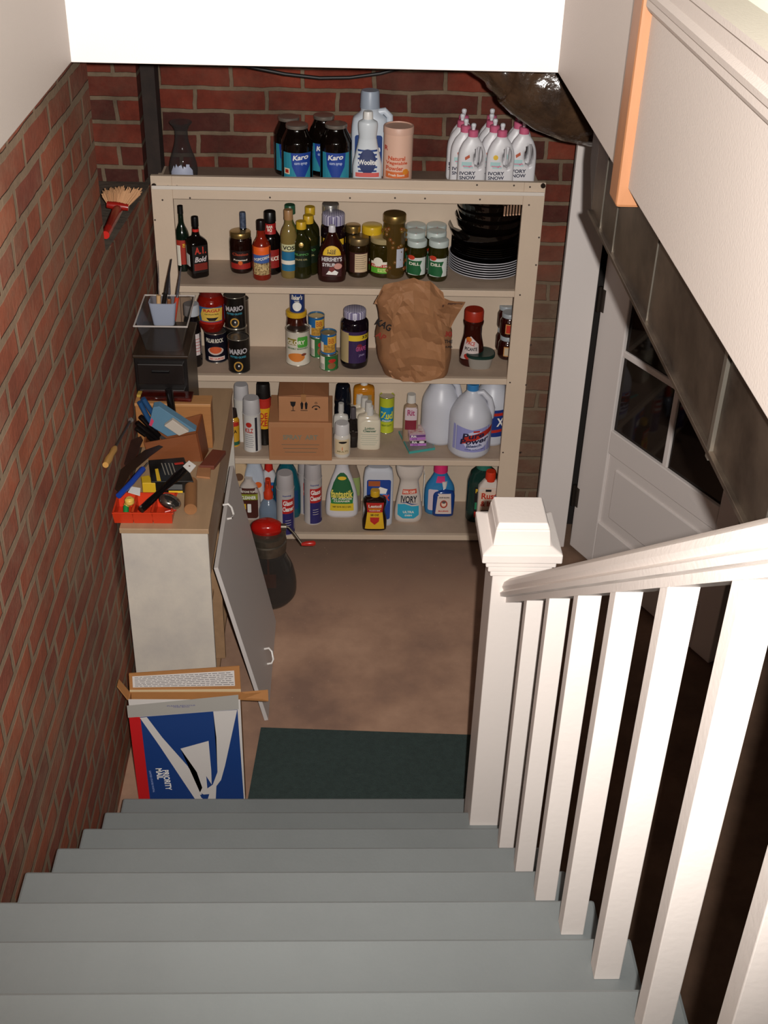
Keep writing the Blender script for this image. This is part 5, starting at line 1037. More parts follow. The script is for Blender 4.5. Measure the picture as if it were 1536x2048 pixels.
patch(o, rrect(-r * .75, -r * .1, Ht * .1, Ht * .5, .008), ink('#c9b8c0')); patch(o, [(-r * .3, Ht * .62), (r * .3, Ht * .62), (r * .25, Ht * .74), (-r * .2, Ht * .74)], ink('#c83070')); patch(o, rrect(r * .1, r * .5, Ht * .15, Ht * .5, .008), BLU)
o, W, Ht = bottle('bluing_bottle', 'small royal blue bottle with white cap and portrait label', spot(886, 44, 957, z4_, yb=1034), '#1a3a7c', [(0, .85, .6, 4), (.03, .97, .6, 4), (.6, 1, .6, 4), (.72, .85, .6, 3), (.80, .3, 1, 2), (.84, .28, 1, 2)], [(.80, .30), (1, .27)], '#cfc9c4'); r = W / 2
patch(o, [(-r * .72, Ht * .10), (r * .74, Ht * .10), (r * .60, Ht * .70), (-r * .56, Ht * .70)], ink('#d2bfb4')); patch(o, ngon((0, Ht * .40), Ht * .12, 20, r * .34), ink('#a83a2a'), .001); patch(o, ngon((0, Ht * .41), Ht * .085, 18, r * .22), ink('#e0c4b0'), .0016); patch(o, ngon((0, Ht * .46), Ht * .04, 14, r * .18), ink('#5a5050'), .002)
text(o, 'LIQUID BLUING', 0, Ht * .60, r * .95, Ht * .05, BLK, .002); text(o, 'BLUING', 0, Ht * .19, r * .9, Ht * .05, RED, .002)
o, W, Ht = bottle('mouthwash_bottle', 'murky green bottle with teal cap at the right end of the bottom shelf', spot(967, 62, 921, z4_, Y=4.44), '#16302a', [(0, .90, .6, 3), (.04, 1, .6, 3), (.65, 1, .6, 3), (.82, .8, .6, 2.6), (.90, .45, 1, 2), (.92, .42, 1, 2)], [(.89, .50), (1, .46)], '#2a6a5a'); r = W / 2
patch(o, rect(-r * .55, r * .9, Ht * .1, Ht * .62), BLK); text(o, 'PINE', -r * .2, Ht * .56, r * .6, Ht * .07, YEL, .002); patch(o, rect(-r * .5, r * .5, Ht * .24, Ht * .36), ink('#1f7a52'), .001); patch(o, rect(-r * .5, -r * .1, Ht * .1, Ht * .2), RED, .001)
o, W, Ht = bottle('rust_remover_bottle', 'white rust remover bottle with orange red cap beside the newel post cap', spot(981, 46, 942, z4_, Y=4.385), '#cfc2b8', [(0, .95, .5, 5), (.02, 1, .5, 5), (.72, 1, .5, 5), (.84, .6, .6, 3), (.88, .42, 1, 2)], [(.84, .46), (.98, .44), (1, .40)], '#c8361c'); r = W / 2
patch(o, rrect(-r * .9, r * .92, Ht * .06, Ht * .74, .004), ink('#d8bca8')); text(o, 'Rust', -r * .05, Ht * .60, r * 1.35, Ht * .11, ink('#b8321c'), .002); text(o, '& Iron', 0, Ht * .46, r * 1.5, Ht * .10, ink('#b8321c'), .002); patch(o, rect(-r * .4, r * .1, Ht * .68, Ht * .72), BLK, .002); patch(o, rect(-r * .7, r * .8, Ht * .1, Ht * .34), ink('#2c2420'), .002); patch(o, ngon((r * .62, Ht * .58), r * .22, 14), ink('#4a9ac0'), .002)
o.location.x = min(o.location.x, sr - W / 2 + .03)

# ================================================================== CABINET AT THE LEFT
WP = mat('#cfc6b8', .5, var=.10, scale=4, c2='#b9b2aa', bump=.05, bscale=70)
cab = thing('storage_cabinet', 'low white painted cabinet with a bare wooden top standing along the brick wall', 'cabinet', (-.54, 3.15, 0))
cx0, cx1, cy0, cy1, cz = -.676, -.409, 3.15, 4.10, H - 2.10
def cb(name, x0, x1, y0, y1, z0, z1, m=WP, bev=.002): return boxo(name, (x0 + .54, x1 + .54, y0 - 3.15, y1 - 3.15, z0, z1), m, cab, bevel=bev)
TANW = mat('#a3805f', .6, var=.15, scale=5, stretch=(6, 1, 6))
cb('end_panel', cx0, cx1, cy0, cy0 + .018, 0, cz - .018); cb('end_panel', cx0, cx1, cy1 - .018, cy1, 0, cz - .018)
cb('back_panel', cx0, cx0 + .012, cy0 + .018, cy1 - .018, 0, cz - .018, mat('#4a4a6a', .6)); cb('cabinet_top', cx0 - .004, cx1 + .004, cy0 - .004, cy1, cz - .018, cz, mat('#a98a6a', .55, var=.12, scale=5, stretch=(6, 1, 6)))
cb('front_rail', cx1 - .018, cx1, cy0 + .018, cy1 - .018, cz - .19, cz - .018, mat('#a98c70', .5)); cb('shelf', cx0 + .012, cx1 - .02, cy0 + .018, cy1 - .018, .04, .058, TANW); cb('shelf', cx0 + .012, cx1 - .03, cy0 + .018, cy1 - .018, .36, .376, TANW)
cb('divider', cx1 - .10, cx1 - .002, cy0 + .30, cy0 + .318, .06, cz - .19, TANW)
# leaning door panel
pan = thing('cabinet_door', 'white door panel with two handles leaning against the open cabinet', 'door panel', (-.257, 3.18, 0))
GW = mat('#c3bcb8', .5, bump=.04, bscale=90)
T0, T1_ = Vector((-.402, 3.19, H - 2.285)), Vector((-.402, 3.84, H - 2.285)); B0, B1 = Vector((-.257, 3.18, .0)), Vector((-.257, 3.735, .0))
T1_.y = 3.83
nrm = Vector((T0.z, 0, .145)).normalized() * .014
bm = bmesh.new(); lp = pan.location
hexa(bm, [p - lp + Vector((0, 0, .006)) for p in (B0, B1, T1_, T0)], [p - lp + nrm + Vector((0, 0, .006)) for p in (B0, B1, T1_, T0)]); link('door_board', bm, GW, pan, bevel=.001)
def on_pan(x, y):
    d = ray(x, y); n_ = (B1 - B0).cross(T0 - B0).normalized(); o_ = Vector((0, 0, H)); t = (B0 + nrm - o_).dot(n_) / d.dot(n_); return o_ + d * t
for (xa_, ya_, xb_, yb2) in ((446, 1010, 454, 1038), (528, 1298, 534, 1328)):
    a = on_pan(xa_, ya_) - lp; b = on_pan(xb_, yb2) - lp; n_ = nrm.normalized()
    tubeo('handle', [a, a + n_ * .018, a.lerp(b, .25) + n_ * .026, a.lerp(b, .75) + n_ * .026, b + n_ * .018, b], .004, mat('#d8d2cc', .25), pan)
# ------------------------------------------------------------------ mailing box
YM = 2.80
def mp(x, y, Y=YM): return onY(x, y, Y)
zmt = mp(370, 1400).z; mxl, mxr = mp(258, 1412).x, mp(481, 1412).x; mxb = mp(488, 1590).x
mxl -= .0
mb = thing('mailing_box', 'open postal shipping box printed blue, white and red at the stair foot', 'box', ((mxl + mxr) / 2, YM, 0)); hw = (mxr - mxl) / 2; dep = .035
KR = mat('#a5713f', .7, var=.1)
MW = mat('#cfc9c4', .45); MB = mat('#1c3c78', .4); MR = mat('#c01f22', .4)
bm = bmesh.new(); box(bm, -hw, hw, 0, .003, 0, zmt); link('front_panel', bm, MW, mb)
bm = bmesh.new(); box(bm, -hw, hw, dep, dep + .003, 0, zmt); box(bm, -hw, -hw + .003, .003, dep, 0, zmt); box(bm, hw - .003, hw, .003, dep, 0, zmt); box(bm, -hw, hw, .003, dep, 0, .003); link('box_walls', bm, KR, mb)
def fp(x, y): p = mp(x, y) - mb.location; return (p.x, p.z)
def pf(pts, m_, off=.0004, name='print'): return patch(mb, [fp(*p) for p in pts], m_, off, name, flat=0.0)
def q4(x, y): return (200 + x / 3.2, 1000 + y / 3.2)
pf([q4(185, 1390), q4(258, 1388), q4(322, 1930), q4(250, 1930)], MR)
pf([q4(258, 1388), q4(880, 1340), q4(922, 1930), q4(322, 1930)], MB, .0006)
pf([q4(172, 1315), q4(885, 1245), q4(888, 1338), q4(180, 1392)], mat('#a5a19a', .5), .0009)
pf([q4(255, 1392), q4(300, 1388), q4(400, 1520), q4(560, 1700), q4(640, 1830), q4(650, 1880), q4(660, 1930), q4(620, 1930), q4(500, 1750), q4(380, 1570)], MW, .001, 'eagle_emblem')
pf([q4(725, 1352), q4(878, 1342), q4(800, 1700), q4(775, 1790), q4(745, 1830), q4(740, 1930), q4(690, 1930), q4(680, 1850), q4(722, 1820), q4(752, 1740), q4(745, 1520)], MW, .001, 'eagle_emblem')
pf([q4(515, 1590), q4(695, 1540), q4(712, 1730), q4(715, 1820), q4(680, 1765), q4(692, 1900), q4(640, 1870), q4(655, 1840), q4(620, 1740)], MW, .0011, 'eagle_emblem')
pf([q4(640, 1885), q4(700, 1880), q4(690, 1912), q4(650, 1905)], MB, .0014, 'eagle_emblem')
p_ = fp(*q4(430, 1790)); text(mb, 'PRIORITY', p_[0], p_[1], .088, .020, WHT, .0018, rot=-math.pi / 2 + .06, flat=0.0)
p_ = fp(*q4(382, 1750)); text(mb, 'MAIL', p_[0], p_[1], .048, .020, WHT, .0018, rot=-math.pi / 2 + .06, flat=0.0)
p_ = fp(*q4(333, 1800)); text(mb, 'UNITED STATES POSTAL', p_[0], p_[1], .095, .006, mat('#8a9ac8', .5), .0018, rot=-math.pi / 2 + .06, flat=0.0)
p_ = fp(*q4(520, 1318)); text(mb, 'PLEASE RECYCLE\nTHIS BOX', p_[0], p_[1], .085, .010, mat('#6a6a90', .5), .0018, flat=0.0, rot=.04)
# flaps
def quad(name, pts, m_, parent, th=.003):
    bm = bmesh.new(); P_ = [Vector(p) - parent.location for p in pts]; n_ = (P_[1] - P_[0]).cross(P_[2] - P_[0]).normalized() * th
    hexa(bm, P_, [p + n_ for p in P_]); return link(name, bm, m_, parent)
YK = YM + dep
bk = [onY(262, 1398, YK), onY(480, 1382, YK)]
b0 = Vector((mxl, YK, zmt)); b1_ = Vector((mxr, YK, zmt)); t0_ = onY(258, 1346, YK + .01); t1__ = onY(479, 1331, YK + .01)
quad('back_flap', [b0, b1_, t1__, t0_], KR, mb)
dirx = (b1_ - b0)
def flp_pt(u, v): return b0.lerp(b1_, u).lerp(t0_.lerp(t1__, u), v)
quad('instruction_label', [flp_pt(.03, .28) + Vector((0, -.003, 0)), flp_pt(.95, .28) + Vector((0, -.003, 0)), flp_pt(.95, .85) + Vector((0, -.003, 0)), flp_pt(.03, .85) + Vector((0, -.003, 0))], MW, mb, .0008)
bm = bmesh.new(); random.seed(4)
for r_ in range(7):
    u = .05
    while u < .92:
        du = .02 + random.random() * .05; v = .33 + r_ * .075
        P_ = [flp_pt(a, b) + Vector((0, -.0045, 0)) - mb.location for a, b in ((u, v), (min(u + du, .94), v), (min(u + du, .94), v + .022), (u, v + .022))]
        bm.faces.new([bm.verts.new(p) for p in P_]); u += du + .01
link('fine_print', bm, mat('#5a5458', .6), mb)
quad('tape_strip', [flp_pt(.0, .06) + Vector((0, -.0035, 0)), flp_pt(1, .06) + Vector((0, -.0035, 0)), flp_pt(1, .16) + Vector((0, -.0035, 0)), flp_pt(0, .16) + Vector((0, -.0035, 0))], mat('#c9b28c', .08, spec=.9), mb, .0006)
quad('side_flap', [Vector((mxr, YM, zmt)), Vector((mxr + .085, YM + .0, zmt - .005)), Vector((mxr + .082, YK, zmt + .01)), Vector((mxr, YK, zmt))], KR, mb)
quad('side_flap', [Vector((mxl, YM, zmt)), Vector((mxl - .028, YM + .004, zmt + .05)), Vector((mxl - .028, YK, zmt + .05)), Vector((mxl, YK, zmt))], KR, mb)

# ------------------------------------------------------------------ big glass jar with egg beater lid
p = onZ(551, 1226, 0.001); jr = .11; jc = Vector((-.275 + .098 + .01, p.y + .085, 0))
Yj = p.y + .10; jx = onY(593, 1160, Yj).x - jr
jtop = onY(545, 1075, Yj).z
gj = thing('glass_churn_jar', 'large smoky glass jar with metal neck and red crank lid on the floor', 'jar', (jx, Yj, 0))
JH = onY(540, 1092, Yj).z
loft('jar_body', [(0.001, jr * .62), (.008, jr * .82), (JH * .14, jr * .98), (JH * .34, jr), (JH * .62, jr * .88), (JH * .84, jr * .66), (JH * .95, jr * .60), (JH, jr * .60)], glass('#b5a896', .80, .04), gj, closed=False)
loft('nosurf', [(.004, jr * .6), (.010, jr * .82), (.030, jr * .9), (.035, jr * .88)], mat('#5a3c22', .4, var=.4, scale=25), gj, soft=False).name = 'residue'
NM = mat('#6d6458', .3, metal=.7, var=.3, scale=20)
loft('nosurf', [(JH - .012, jr * .66), (JH + .030, jr * .68), (JH + .034, jr * .64), (JH + .040, jr * .66), (JH + .062, jr * .66), (JH + .068, jr * .58)], NM, gj, soft=False).name = 'neck_ring'
bm = bmesh.new(); tube(bm, [(0, 0, JH + .06), (0, 0, JH * .25)], .005, 8)
box(bm, -.03, .03, -.003, .003, JH * .2, JH * .45); link('paddle', bm, mat('#8a4a20', .5, var=.3), gj)
loft('nosurf', [(JH + .066, jr * .50, jr * .30), (JH + .085, jr * .56, jr * .36), (JH + .105, jr * .50, jr * .32), (JH + .118, jr * .30, jr * .2), (JH + .122, jr * .05, jr * .04)], mat('#a31710', .15), gj).name = 'red_gear_cover'
ca = Vector((jr * .5, -.01, JH + .095)); cr = Vector((onY(604, 1088, Yj - .05).x - jx, -.05, onY(598, 1088, Yj - .05).z))
tubeo('crank_arm', [ca + Vector((-.02, 0, 0)), ca + Vector((.028, 0, 0)), ca.lerp(cr, .4) + Vector((.02, 0, 0)), cr], .0045, NM, gj)
tubeo('crank_handle', [cr + Vector((-.002, 0, -.001)), cr + Vector((.016, 0, 0.002)), cr + Vector((.045, 0, .004)), cr + Vector((.052, 0, .004))], [.006, .010, .011, .006], mat('#a8231a', .3), gj)
bm = bmesh.new(); tube(bm, [ca + Vector((.0, 0, -.0)), ca + Vector((.02, 0, 0))], .014, 14); link('gear_hub', bm, NM, gj)

# ================================================================== BLACK CABINET, BIN, UTENSILS (behind, on the cabinet top)
YK2 = 3.715
bl = onY(262, 712, YK2); br_ = onY(366, 712, YK2)
kx0, kx1 = -.695, onY(376, 765, YK2).x; kz = onY(300, 710, YK2).z
kc = thing('black_drawer_unit', 'black plastic drawer unit with smoky brown top on the low cabinet', 'drawer unit', ((kx0 + kx1) / 2, YK2, cz)); kw = (kx1 - kx0) / 2; khh = kz - cz
BKP = mat('#14100f', .35); SMK = mat('#34281f', .22, var=.2, scale=10)
boxo('case', (-kw, kw, .012, .27, 0, khh - .012), BKP, kc, bevel=.004); boxo('case_top', (-kw - .002, kw + .008, -.004, .275, khh - .012, khh), SMK, kc, bevel=.004)
for k in range(3): dr_ = boxo('drawer', (-kw + .012, kw - .012, -.004, .02, khh * (.70 - .30 * k) - .012, khh * (.93 - .30 * k) - .01), mat('#1d1715', .3), kc, bevel=.003); boxo('handle', (-.03, .03, -.009, -.003, khh * (.80 - .30 * k), khh * (.83 - .30 * k)), mat('#0c0a0a', .3), dr_)
# clear bin
bz = kz
bnl, bnr = onY(277, 583, YK2 + .30).x, onY(384, 583, YK2 + .26).x
bn = thing('clear_bin', 'clear acrylic bin sitting on the smoky brown top', 'bin', ((kx0 + kx1) / 2 + .01, YK2 + .135, kz + .001))
gb = glass('#ddd4ce', .94, .04)
def rrow(z, w_, d_): return (z, w_, d_, 7)
loft('bin_body', [rrow(0, kw * .72, .10), rrow(.002, kw * .74, .105), rrow(.10, kw * .98, .13)], gb, bn, soft=False, closed=False)
bm = bmesh.new(); hwz = .10
tube(bm, [(s[0] * kw * .98, s[1] * .13, hwz) for s in ((-1, -1), (1, -1), (1, 1), (-1, 1), (-1, -1))], .003, 6); link('bin_rim', bm, glass('#d8cfc8', .4, .05), bn)
# utensil cup
q = onZ(325, 652, kz); cu_y = q.y + .02
cu = thing('utensil_cup', 'translucent bluish white tapered cup of knives standing inside the clear bin', 'cup', (onY(328, 620, cu_y).x, cu_y, kz + .006))
ch = onY(328, 606, cu_y - .03).z - kz - .006
loft('cup_body', [(0, .036, .03, 7), (.002, .037, .031, 7), (ch, .048, .04, 7), (ch, .045, .037, 7), (.004, .034, .028, 7)], glass('#a9b0c2', .25, .3), cu, soft=False)
def uten(name, lab, x0, y0, x1, y1, kind, dy=0):
    a = onY(x0, y0, cu_y + dy); b = onY(x1, y1, cu_y + dy); a.z = max(a.z, kz + .012); d = (b - a); L = d.length
    o = thing(name, lab, 'knife' if 'knife' in name else 'utensil', a); o.rotation_euler = d.to_track_quat('Z', 'Y').to_euler()
    ST = mat('#9a9aa4', .2, metal=.85)
    if kind == 'chef':
        bm = bmesh.new(); pr2 = [(0, .40), (.013, .42), (.017, .62), (.010, .85), (-.002, 1.0), (-.004, .7), (-.004, .42)]
        A = [bm.verts.new((x, -.0008, z * L)) for x, z in pr2]; B = [bm.verts.new((x, .0008, z * L)) for x, z in pr2]; bm.faces.new(A); bm.faces.new(B[::-1])
        for i in range(len(pr2)): j = (i + 1) % len(pr2); bm.faces.new((A[i], A[j], B[j], B[i]))
        link('blade', bm, ST, o); tubeo('grip', [(0, 0, 0), (0, 0, L * .42)], .008, mat('#c9a070', .5), o)
    else:
        tubeo('blade', [(0, 0, L * .42), (0, 0, L * .6), (.0, 0, L)], [.005, .005, .002], ST if kind != 'dark' else mat('#3a3638', .3, metal=.6), o, 8); tubeo('grip', [(0, 0, 0), (0, 0, L * .44)], [.007, .008], mat({'red': '#b8402a', 'dark': '#15110f', 'cork': '#b5805a'}[kind], .4), o, 10)
uten('paring_knife', 'curved bladed knife with wooden handle at the left of the cup', 318, 640, 316, 520, 'chef', 0.0)
uten('carving_knife', 'long dark knife leaning right in the utensil cup', 322, 640, 343, 518, 'dark', .01)
uten('steak_knife', 'thin knife with red handle at the right of the cup', 348, 640, 362, 535, 'red', -.01)
uten('steak_knife', 'upright thin steel knife in the middle of the utensil cup', 338, 640, 339, 545, 'cork', .015)

# ------------------------------------------------------------------ wooden box, boards and kitchen tools on the cabinet top
WD = mat('#a56f3f', .5, var=.2, scale=4, stretch=(1, 1, 10)); WD2 = mat('#7d4522', .45, var=.15, scale=5, stretch=(1, 1, 8))
pb = onZ(422, 915, cz); Yw = 3.645; wx0, wx1 = -.69, onY(424, 860, Yw).x
wz1 = onY(340, 808, Yw).z
wb = thing('wooden_box', 'pale wooden bread box behind the knife block on the cabinet top', 'box', ((wx0 + wx1) / 2, Yw, cz + .001)); ww = (wx1 - wx0) / 2; wh = wz1 - cz
boxo('box_body', (-ww, ww, 0, .060, 0, wh), WD, wb, bevel=.003)
boxo('box_lid_edge', (-ww - .001, ww + .001, -.004, .062, wh - .01, wh + .0015), mat('#b98452', .45, var=.2, stretch=(1, 8, 8)), wb, bevel=.002)
# packet on top
pkz = wz1 + .003
pk = thing('wrapped_packet', 'dark red packet in clear wrap lying on the wooden box', 'packet', (onY(332, 795, Yw + .03).x, Yw + .01, pkz), -.05)
boxo('packet_body', (-.085, .088, 0, .058, 0, .014), mat('#4e140d', .12, spec=.9, var=.5, scale=20, c2='#2a0d08'), pk, bevel=.004)
boxo('yellow_tab', (-.10, -.086, .02, .05, .002, .012), mat('#a88a3a', .5), pk)
# knife block (open wooden box tilted)
kp = onZ(355, 925, cz)
def W3(x, y, Y): return onY(x, y, Y)
Yb = 3.60
kb = thing('knife_block', 'tilted dark orange wooden knife holder filled with knives', 'knife holder', (W3(352, 900, Yb).x, Yb, cz))
fa = [W3(292, 880, Yb - .02), W3(300, 920, Yb - .03), W3(405, 926, Yb - .03), W3(393, 862, Yb - .02)]
for p in (fa[1], fa[2]): p.z = cz + .004 if p.z < cz + .004 else p.z
bt = cz + .003
Fq = [Vector((fa[0].x, Yb - .035, fa[0].z)), Vector((fa[1].x + .004, Yb - .045, bt)), Vector((fa[2].x, Yb - .045, bt)), Vector((fa[3].x, Yb - .035, fa[3].z))]
Bq = [p + Vector((0, .068, .015 if i in (0, 3) else 0)) for i, p in enumerate(Fq)]
Bq[3] += Vector((.012, 0, .02)); Bq[2] += Vector((.012, 0, 0))
def slabq(name, pts, m_): return quad(name, pts, m_, kb, .005)
slabq('front_board', Fq, WD2); slabq('side_board', [Fq[3], Fq[2], Bq[2], Bq[3]], mat('#6d381b', .45, var=.15)); slabq('back_board', Bq[::-1], WD2); slabq('side_board', [Fq[0], Bq[0], Bq[1], Fq[1]], WD2)
def stick(name, lab, cat, pts, r, m_, grip=None, seg=10):
    """a tool lying along points ; grip=(i, material, radius) paints the first part as handle"""
    P_ = [Vector(p) for p in pts]; o = thing(name, lab, cat, P_[0])
    loc = [p - P_[0] for p in P_]
    if grip:
        n_, gm, gr = grip; tubeo('grip', loc[:n_ + 1], gr, gm, o, seg); tubeo('shank', loc[n_:], r, m_, o, seg)
    else: tubeo('body', loc, r, m_, o, seg)
    return o
BLUH = mat('#22466e', .3); BKH = mat('#100d0d', .2); STL = mat('#8a8480', .25, metal=.8)
def L3(x, y, z, Y): p = onY(x, y, Y); return p
zk = cz + .07
for lab, xa_, ya_, xb_, yb2, mm in (('upper blue handled knife sticking out of the knife holder', 286, 797, 322, 852, BLUH), ('lower blue handled knife sticking out of the knife holder', 279, 804, 312, 866, BLUH), ('upper black handled knife in the knife holder', 281, 833, 318, 872, BKH), ('middle black handled knife in the knife holder', 274, 845, 316, 880, BKH), ('lowest black handled knife in the knife holder', 273, 856, 312, 884, BKH)):
    a = onY(xa_, ya_, Yb - .01); b = onY(xb_, yb2, Yb + .01)
    stick('kitchen_knife', lab, 'knife', [a, a.lerp(b, .5), b, b + Vector((.03, .01, -.03))], .004, STL, (2, mm, .009))
a = onY(338, 778, Yb + .03); b = onY(348, 850, Yb + .02)
stick('cleaver', 'large black handled tool standing upright in the knife holder', 'knife', [a, a.lerp(b, .15), a.lerp(b, .6), b, b + Vector((0, 0, -.03))], .006, STL, (3, BKH, .013))
# blue and white knife carton
ca_ = thing('knife_carton', 'light blue cardboard sleeve lying across the knife holder', 'box', onY(340, 845, Yb - .02))
Pq = [onY(*p, Yb - .035) for p in ((306, 815), (318, 813), (392, 862), (335, 873), (298, 850))]
bm = bmesh.new(); l_ = ca_.location; A = [bm.verts.new(p - l_) for p in Pq]; B = [bm.verts.new(p - l_ + Vector((0, .03, .004))) for p in Pq]
bm.faces.new(A); bm.faces.new(B[::-1])
for i in range(5): bm.faces.new((A[i], A[(i + 1) % 5], B[(i + 1) % 5], B[i]))
link('sleeve', bm, mat('#54788f', .4), ca_, bevel=.001)
bm = bmesh.new(); A = [bm.verts.new(onY(*p, Yb - .0365) - l_) for p in ((298, 850), (303, 836), (308, 842), (303, 853))]; bm.faces.new(A); link('red_mark', bm, ink('#b83a5a'), ca_)
wst = thing('sharpening_stone', 'pale grey sharpening stone on the light blue sleeve', 'stone', onY(350, 855, Yb - .05))
l_ = wst.location; bm = bmesh.new(); Aq = [onY(*p, Yb - .055) - l_ for p in ((328, 852), (345, 840), (378, 864), (358, 872))]; hexa(bm, Aq, [p + Vector((0, .016, .002)) for p in Aq]); link('stone_body', bm, mat('#b0a69a', .6), wst, bevel=.002)
# whetstone block
def flatbox(name, lab, cat, px, z0, th, m_, parent=None, part='body'):
    P_ = [onZ(x, y, z0 + th) for x, y in px]; c_ = sum(P_, Vector()) / len(P_); c_.z = z0
    o = thing(name, lab, cat, c_); bm = bmesh.new(); hi = [bm.verts.new((p.x - c_.x, p.y - c_.y, th)) for p in P_]; lo = [bm.verts.new((p.x - c_.x, p.y - c_.y, 0.0005)) for p in P_]
    n_ = len(P_); bm.faces.new(hi); bm.faces.new(lo[::-1])
    for i in range(n_): bm.faces.new((lo[i], lo[(i + 1) % n_], hi[(i + 1) % n_], hi[i]))
    link(part, bm, m_, o, bevel=.002); return o
flatbox('whetstone', 'reddish brown whetstone block lying on the cabinet top right of the black box', 'stone', ((398, 931), (425, 898), (452, 901), (428, 932)), cz, .016, mat('#6b3322', .6, var=.15), part='stone_body')
flatbox('wood_scrap', 'small pale wooden slab under the whetstone', 'wood', ((392, 952), (396, 930), (422, 934), (420, 955)), cz, .008, mat('#a8744c', .6, var=.2), part='wood_body')
# black and yellow box
bb = flatbox('blade_box', 'black box with yellow stripes lying on the cabinet top in front of the knife holder', 'box', ((302, 963), (297, 920), (368, 914), (387, 962)), cz, .045, mat('#14120f', .35), part='box_body')
l_ = bb.location
def topq(name, px, m_, z, dz=.0008):
    bm = bmesh.new(); bm.faces.new([bm.verts.new(onZ(x, y, z + dz) - l_) for x, y in px]); return link(name, bm, m_, bb)
topq('yellow_stripe', ((310, 938), (316, 937), (322, 962), (314, 962)), YEL, cz + .045); topq('red_print', ((348, 926), (366, 924), (368, 928), (350, 930)), RED, cz + .045)
for k in range(4): topq('small_print', ((322 + 7 * k, 926), (324 + 7 * k, 926), (332 + 7 * k, 950), (330 + 7 * k, 950)), ink('#8a8478'), cz + .045)
fy = onZ(345, 963, cz + .045).y
patch(bb, rect(.005, .05, .004, .012), YEL, .001, flat=fy - l_.y - .002); patch(bb, rect(.0, .05, .016, .036), ink('#5a5a58'), .001, flat=fy - l_.y - .002)
yb3 = flatbox('blade_carton', 'small yellow carton with black edges beside the black box', 'box', ((284, 966), (282, 953), (298, 950), (311, 966)), cz, .040, mat('#d0a826', .4), part='carton_body')
# wooden roller
ra, rb = onZ(382, 1030, cz + .0), onZ(383, 975, cz)
stick('wooden_roller', 'short light wooden roller lying on the cabinet top', 'roller', [ra + Vector((0, 0, .021)), rb + Vector((0, 0, .021))], .020, mat('#9a6a42', .5, var=.2), seg=20)
# honing steel
zs_ = cz + .10
sa, sb = onX(211, 930, -.683), onX(262, 839, -.672)

stick('honing_steel', 'long honing steel with pale wooden handle leaning on the brick wall', 'tool', [sa, sa.lerp(sb, .18), sa.lerp(sb, .36), sa.lerp(sb, .42), sb], [.0045, .004], mat('#4a4644', .3, metal=.6), None) if False else None
hs = thing('honing_steel', 'long honing steel with pale wooden handle leaning on the brick wall', 'tool', sa)
v_ = sb - sa; tubeo('grip', [Vector(), v_ * .10, v_ * .2, v_ * .3, v_ * .36], [.009, .012, .009, .011, .007], mat('#b98a4a', .35), hs); tubeo('rod', [v_ * .36, v_ * .97], .004, mat('#4a4644', .3, metal=.6), hs); tubeo('ball_tip', [v_ * .95, v_ * .965, v_ * .99, v_ * 1.0], [.004, .009, .009, .004], SILV, hs)
# long knives lying over the caddy
zq = cz + .075
def flatblade(name, lab, pts, m_, z, th=.002, cat='knife'):
    P_ = [onZ(x, y, z) for x, y in pts]; c_ = P_[0].copy(); o = thing(name, lab, cat, c_); bm = bmesh.new()
    A = [bm.verts.new(p - c_) for p in P_]; B = [bm.verts.new(p - c_ + Vector((0, 0, -th))) for p in P_]; bm.faces.new(A); bm.faces.new(B[::-1]); n_ = len(P_)
    for i in range(n_): bm.faces.new((A[i], A[(i + 1) % n_], B[(i + 1) % n_], B[i]))
    link('blade', bm, m_, o); return o
BR = mat('#3a281f', .35, metal=.3, var=.3)
flatblade('carving_knife', 'broad dark carving blade pointing to the knife holder, lying over the tools', ((226, 975), (240, 940), (290, 900), (318, 890), (326, 893), (300, 912), (262, 945), (240, 985)), BR, cz + .085)
flatblade('bread_knife', 'second dark blade lying along the brick wall beside the blue handled knife', ((246, 925), (262, 880), (282, 872), (286, 880), (270, 915), (256, 935)), mat('#46302a', .3, metal=.3, var=.4), cz + .07)
stick('blue_knife', 'blue handled knife lying between the dark blades and the yellow carton', 'knife', [onZ(237, 992, cz + .08), onZ(262, 966, cz + .085), onZ(286, 938, cz + .085), onZ(296, 926, cz + .085)], .003, STL, (2, mat('#1c3f9a', .3), .0095))
flatblade('white_tag', 'small white card between the orange tray and the yellow carton', ((256, 984), (263, 973), (281, 976), (280, 991)), WHT, cz + .062, cat='card')
stick('red_knife', 'dark red handled knife lying by the wall under the blades', 'knife', [onZ(232, 950, cz + .045), onZ(246, 925, cz + .05), onZ(256, 905, cz + .05)], .004, STL, (1, mat('#5a1410', .3), .009))
# orange cutlery tray
ORP = mat('#c8381a', .3)
fl_, fr_ = onZ(228, 1048, cz), onZ(345, 1050, cz)
ty0 = fl_.y - .0; ty1 = ty0 + .11; tz = .042
tr = thing('orange_tray', 'orange plastic tray with three compartments at the near end of the cabinet top', 'tray', ((fl_.x + fr_.x) / 2, ty0, cz + .001)); tw = (fr_.x - fl_.x) / 2
for k in range(3):
    c_ = -tw + (k + .5) * 2 * tw / 3; hw_ = tw / 3 - .002; o_ = hw_ + .006 - .003
    bm = bmesh.new(); v0 = [(c_ - hw_, .006, 0), (c_ + hw_, .006, 0), (c_ + hw_, .10, 0), (c_ - hw_, .10, 0)]; v1 = [(c_ - o_, -.004, tz), (c_ + o_, -.004, tz), (c_ + o_, .11, tz), (c_ - o_, .11, tz)]
    A = [bm.verts.new(p) for p in v0]; B = [bm.verts.new(p) for p in v1]; bm.faces.new(A)
    for i in range(4): bm.faces.new((A[i], A[(i + 1) % 4], B[(i + 1) % 4], B[i]))
    link('compartment', bm, ORP, tr, solid=.002)
bm = bmesh.new(); W_ = tw + .006
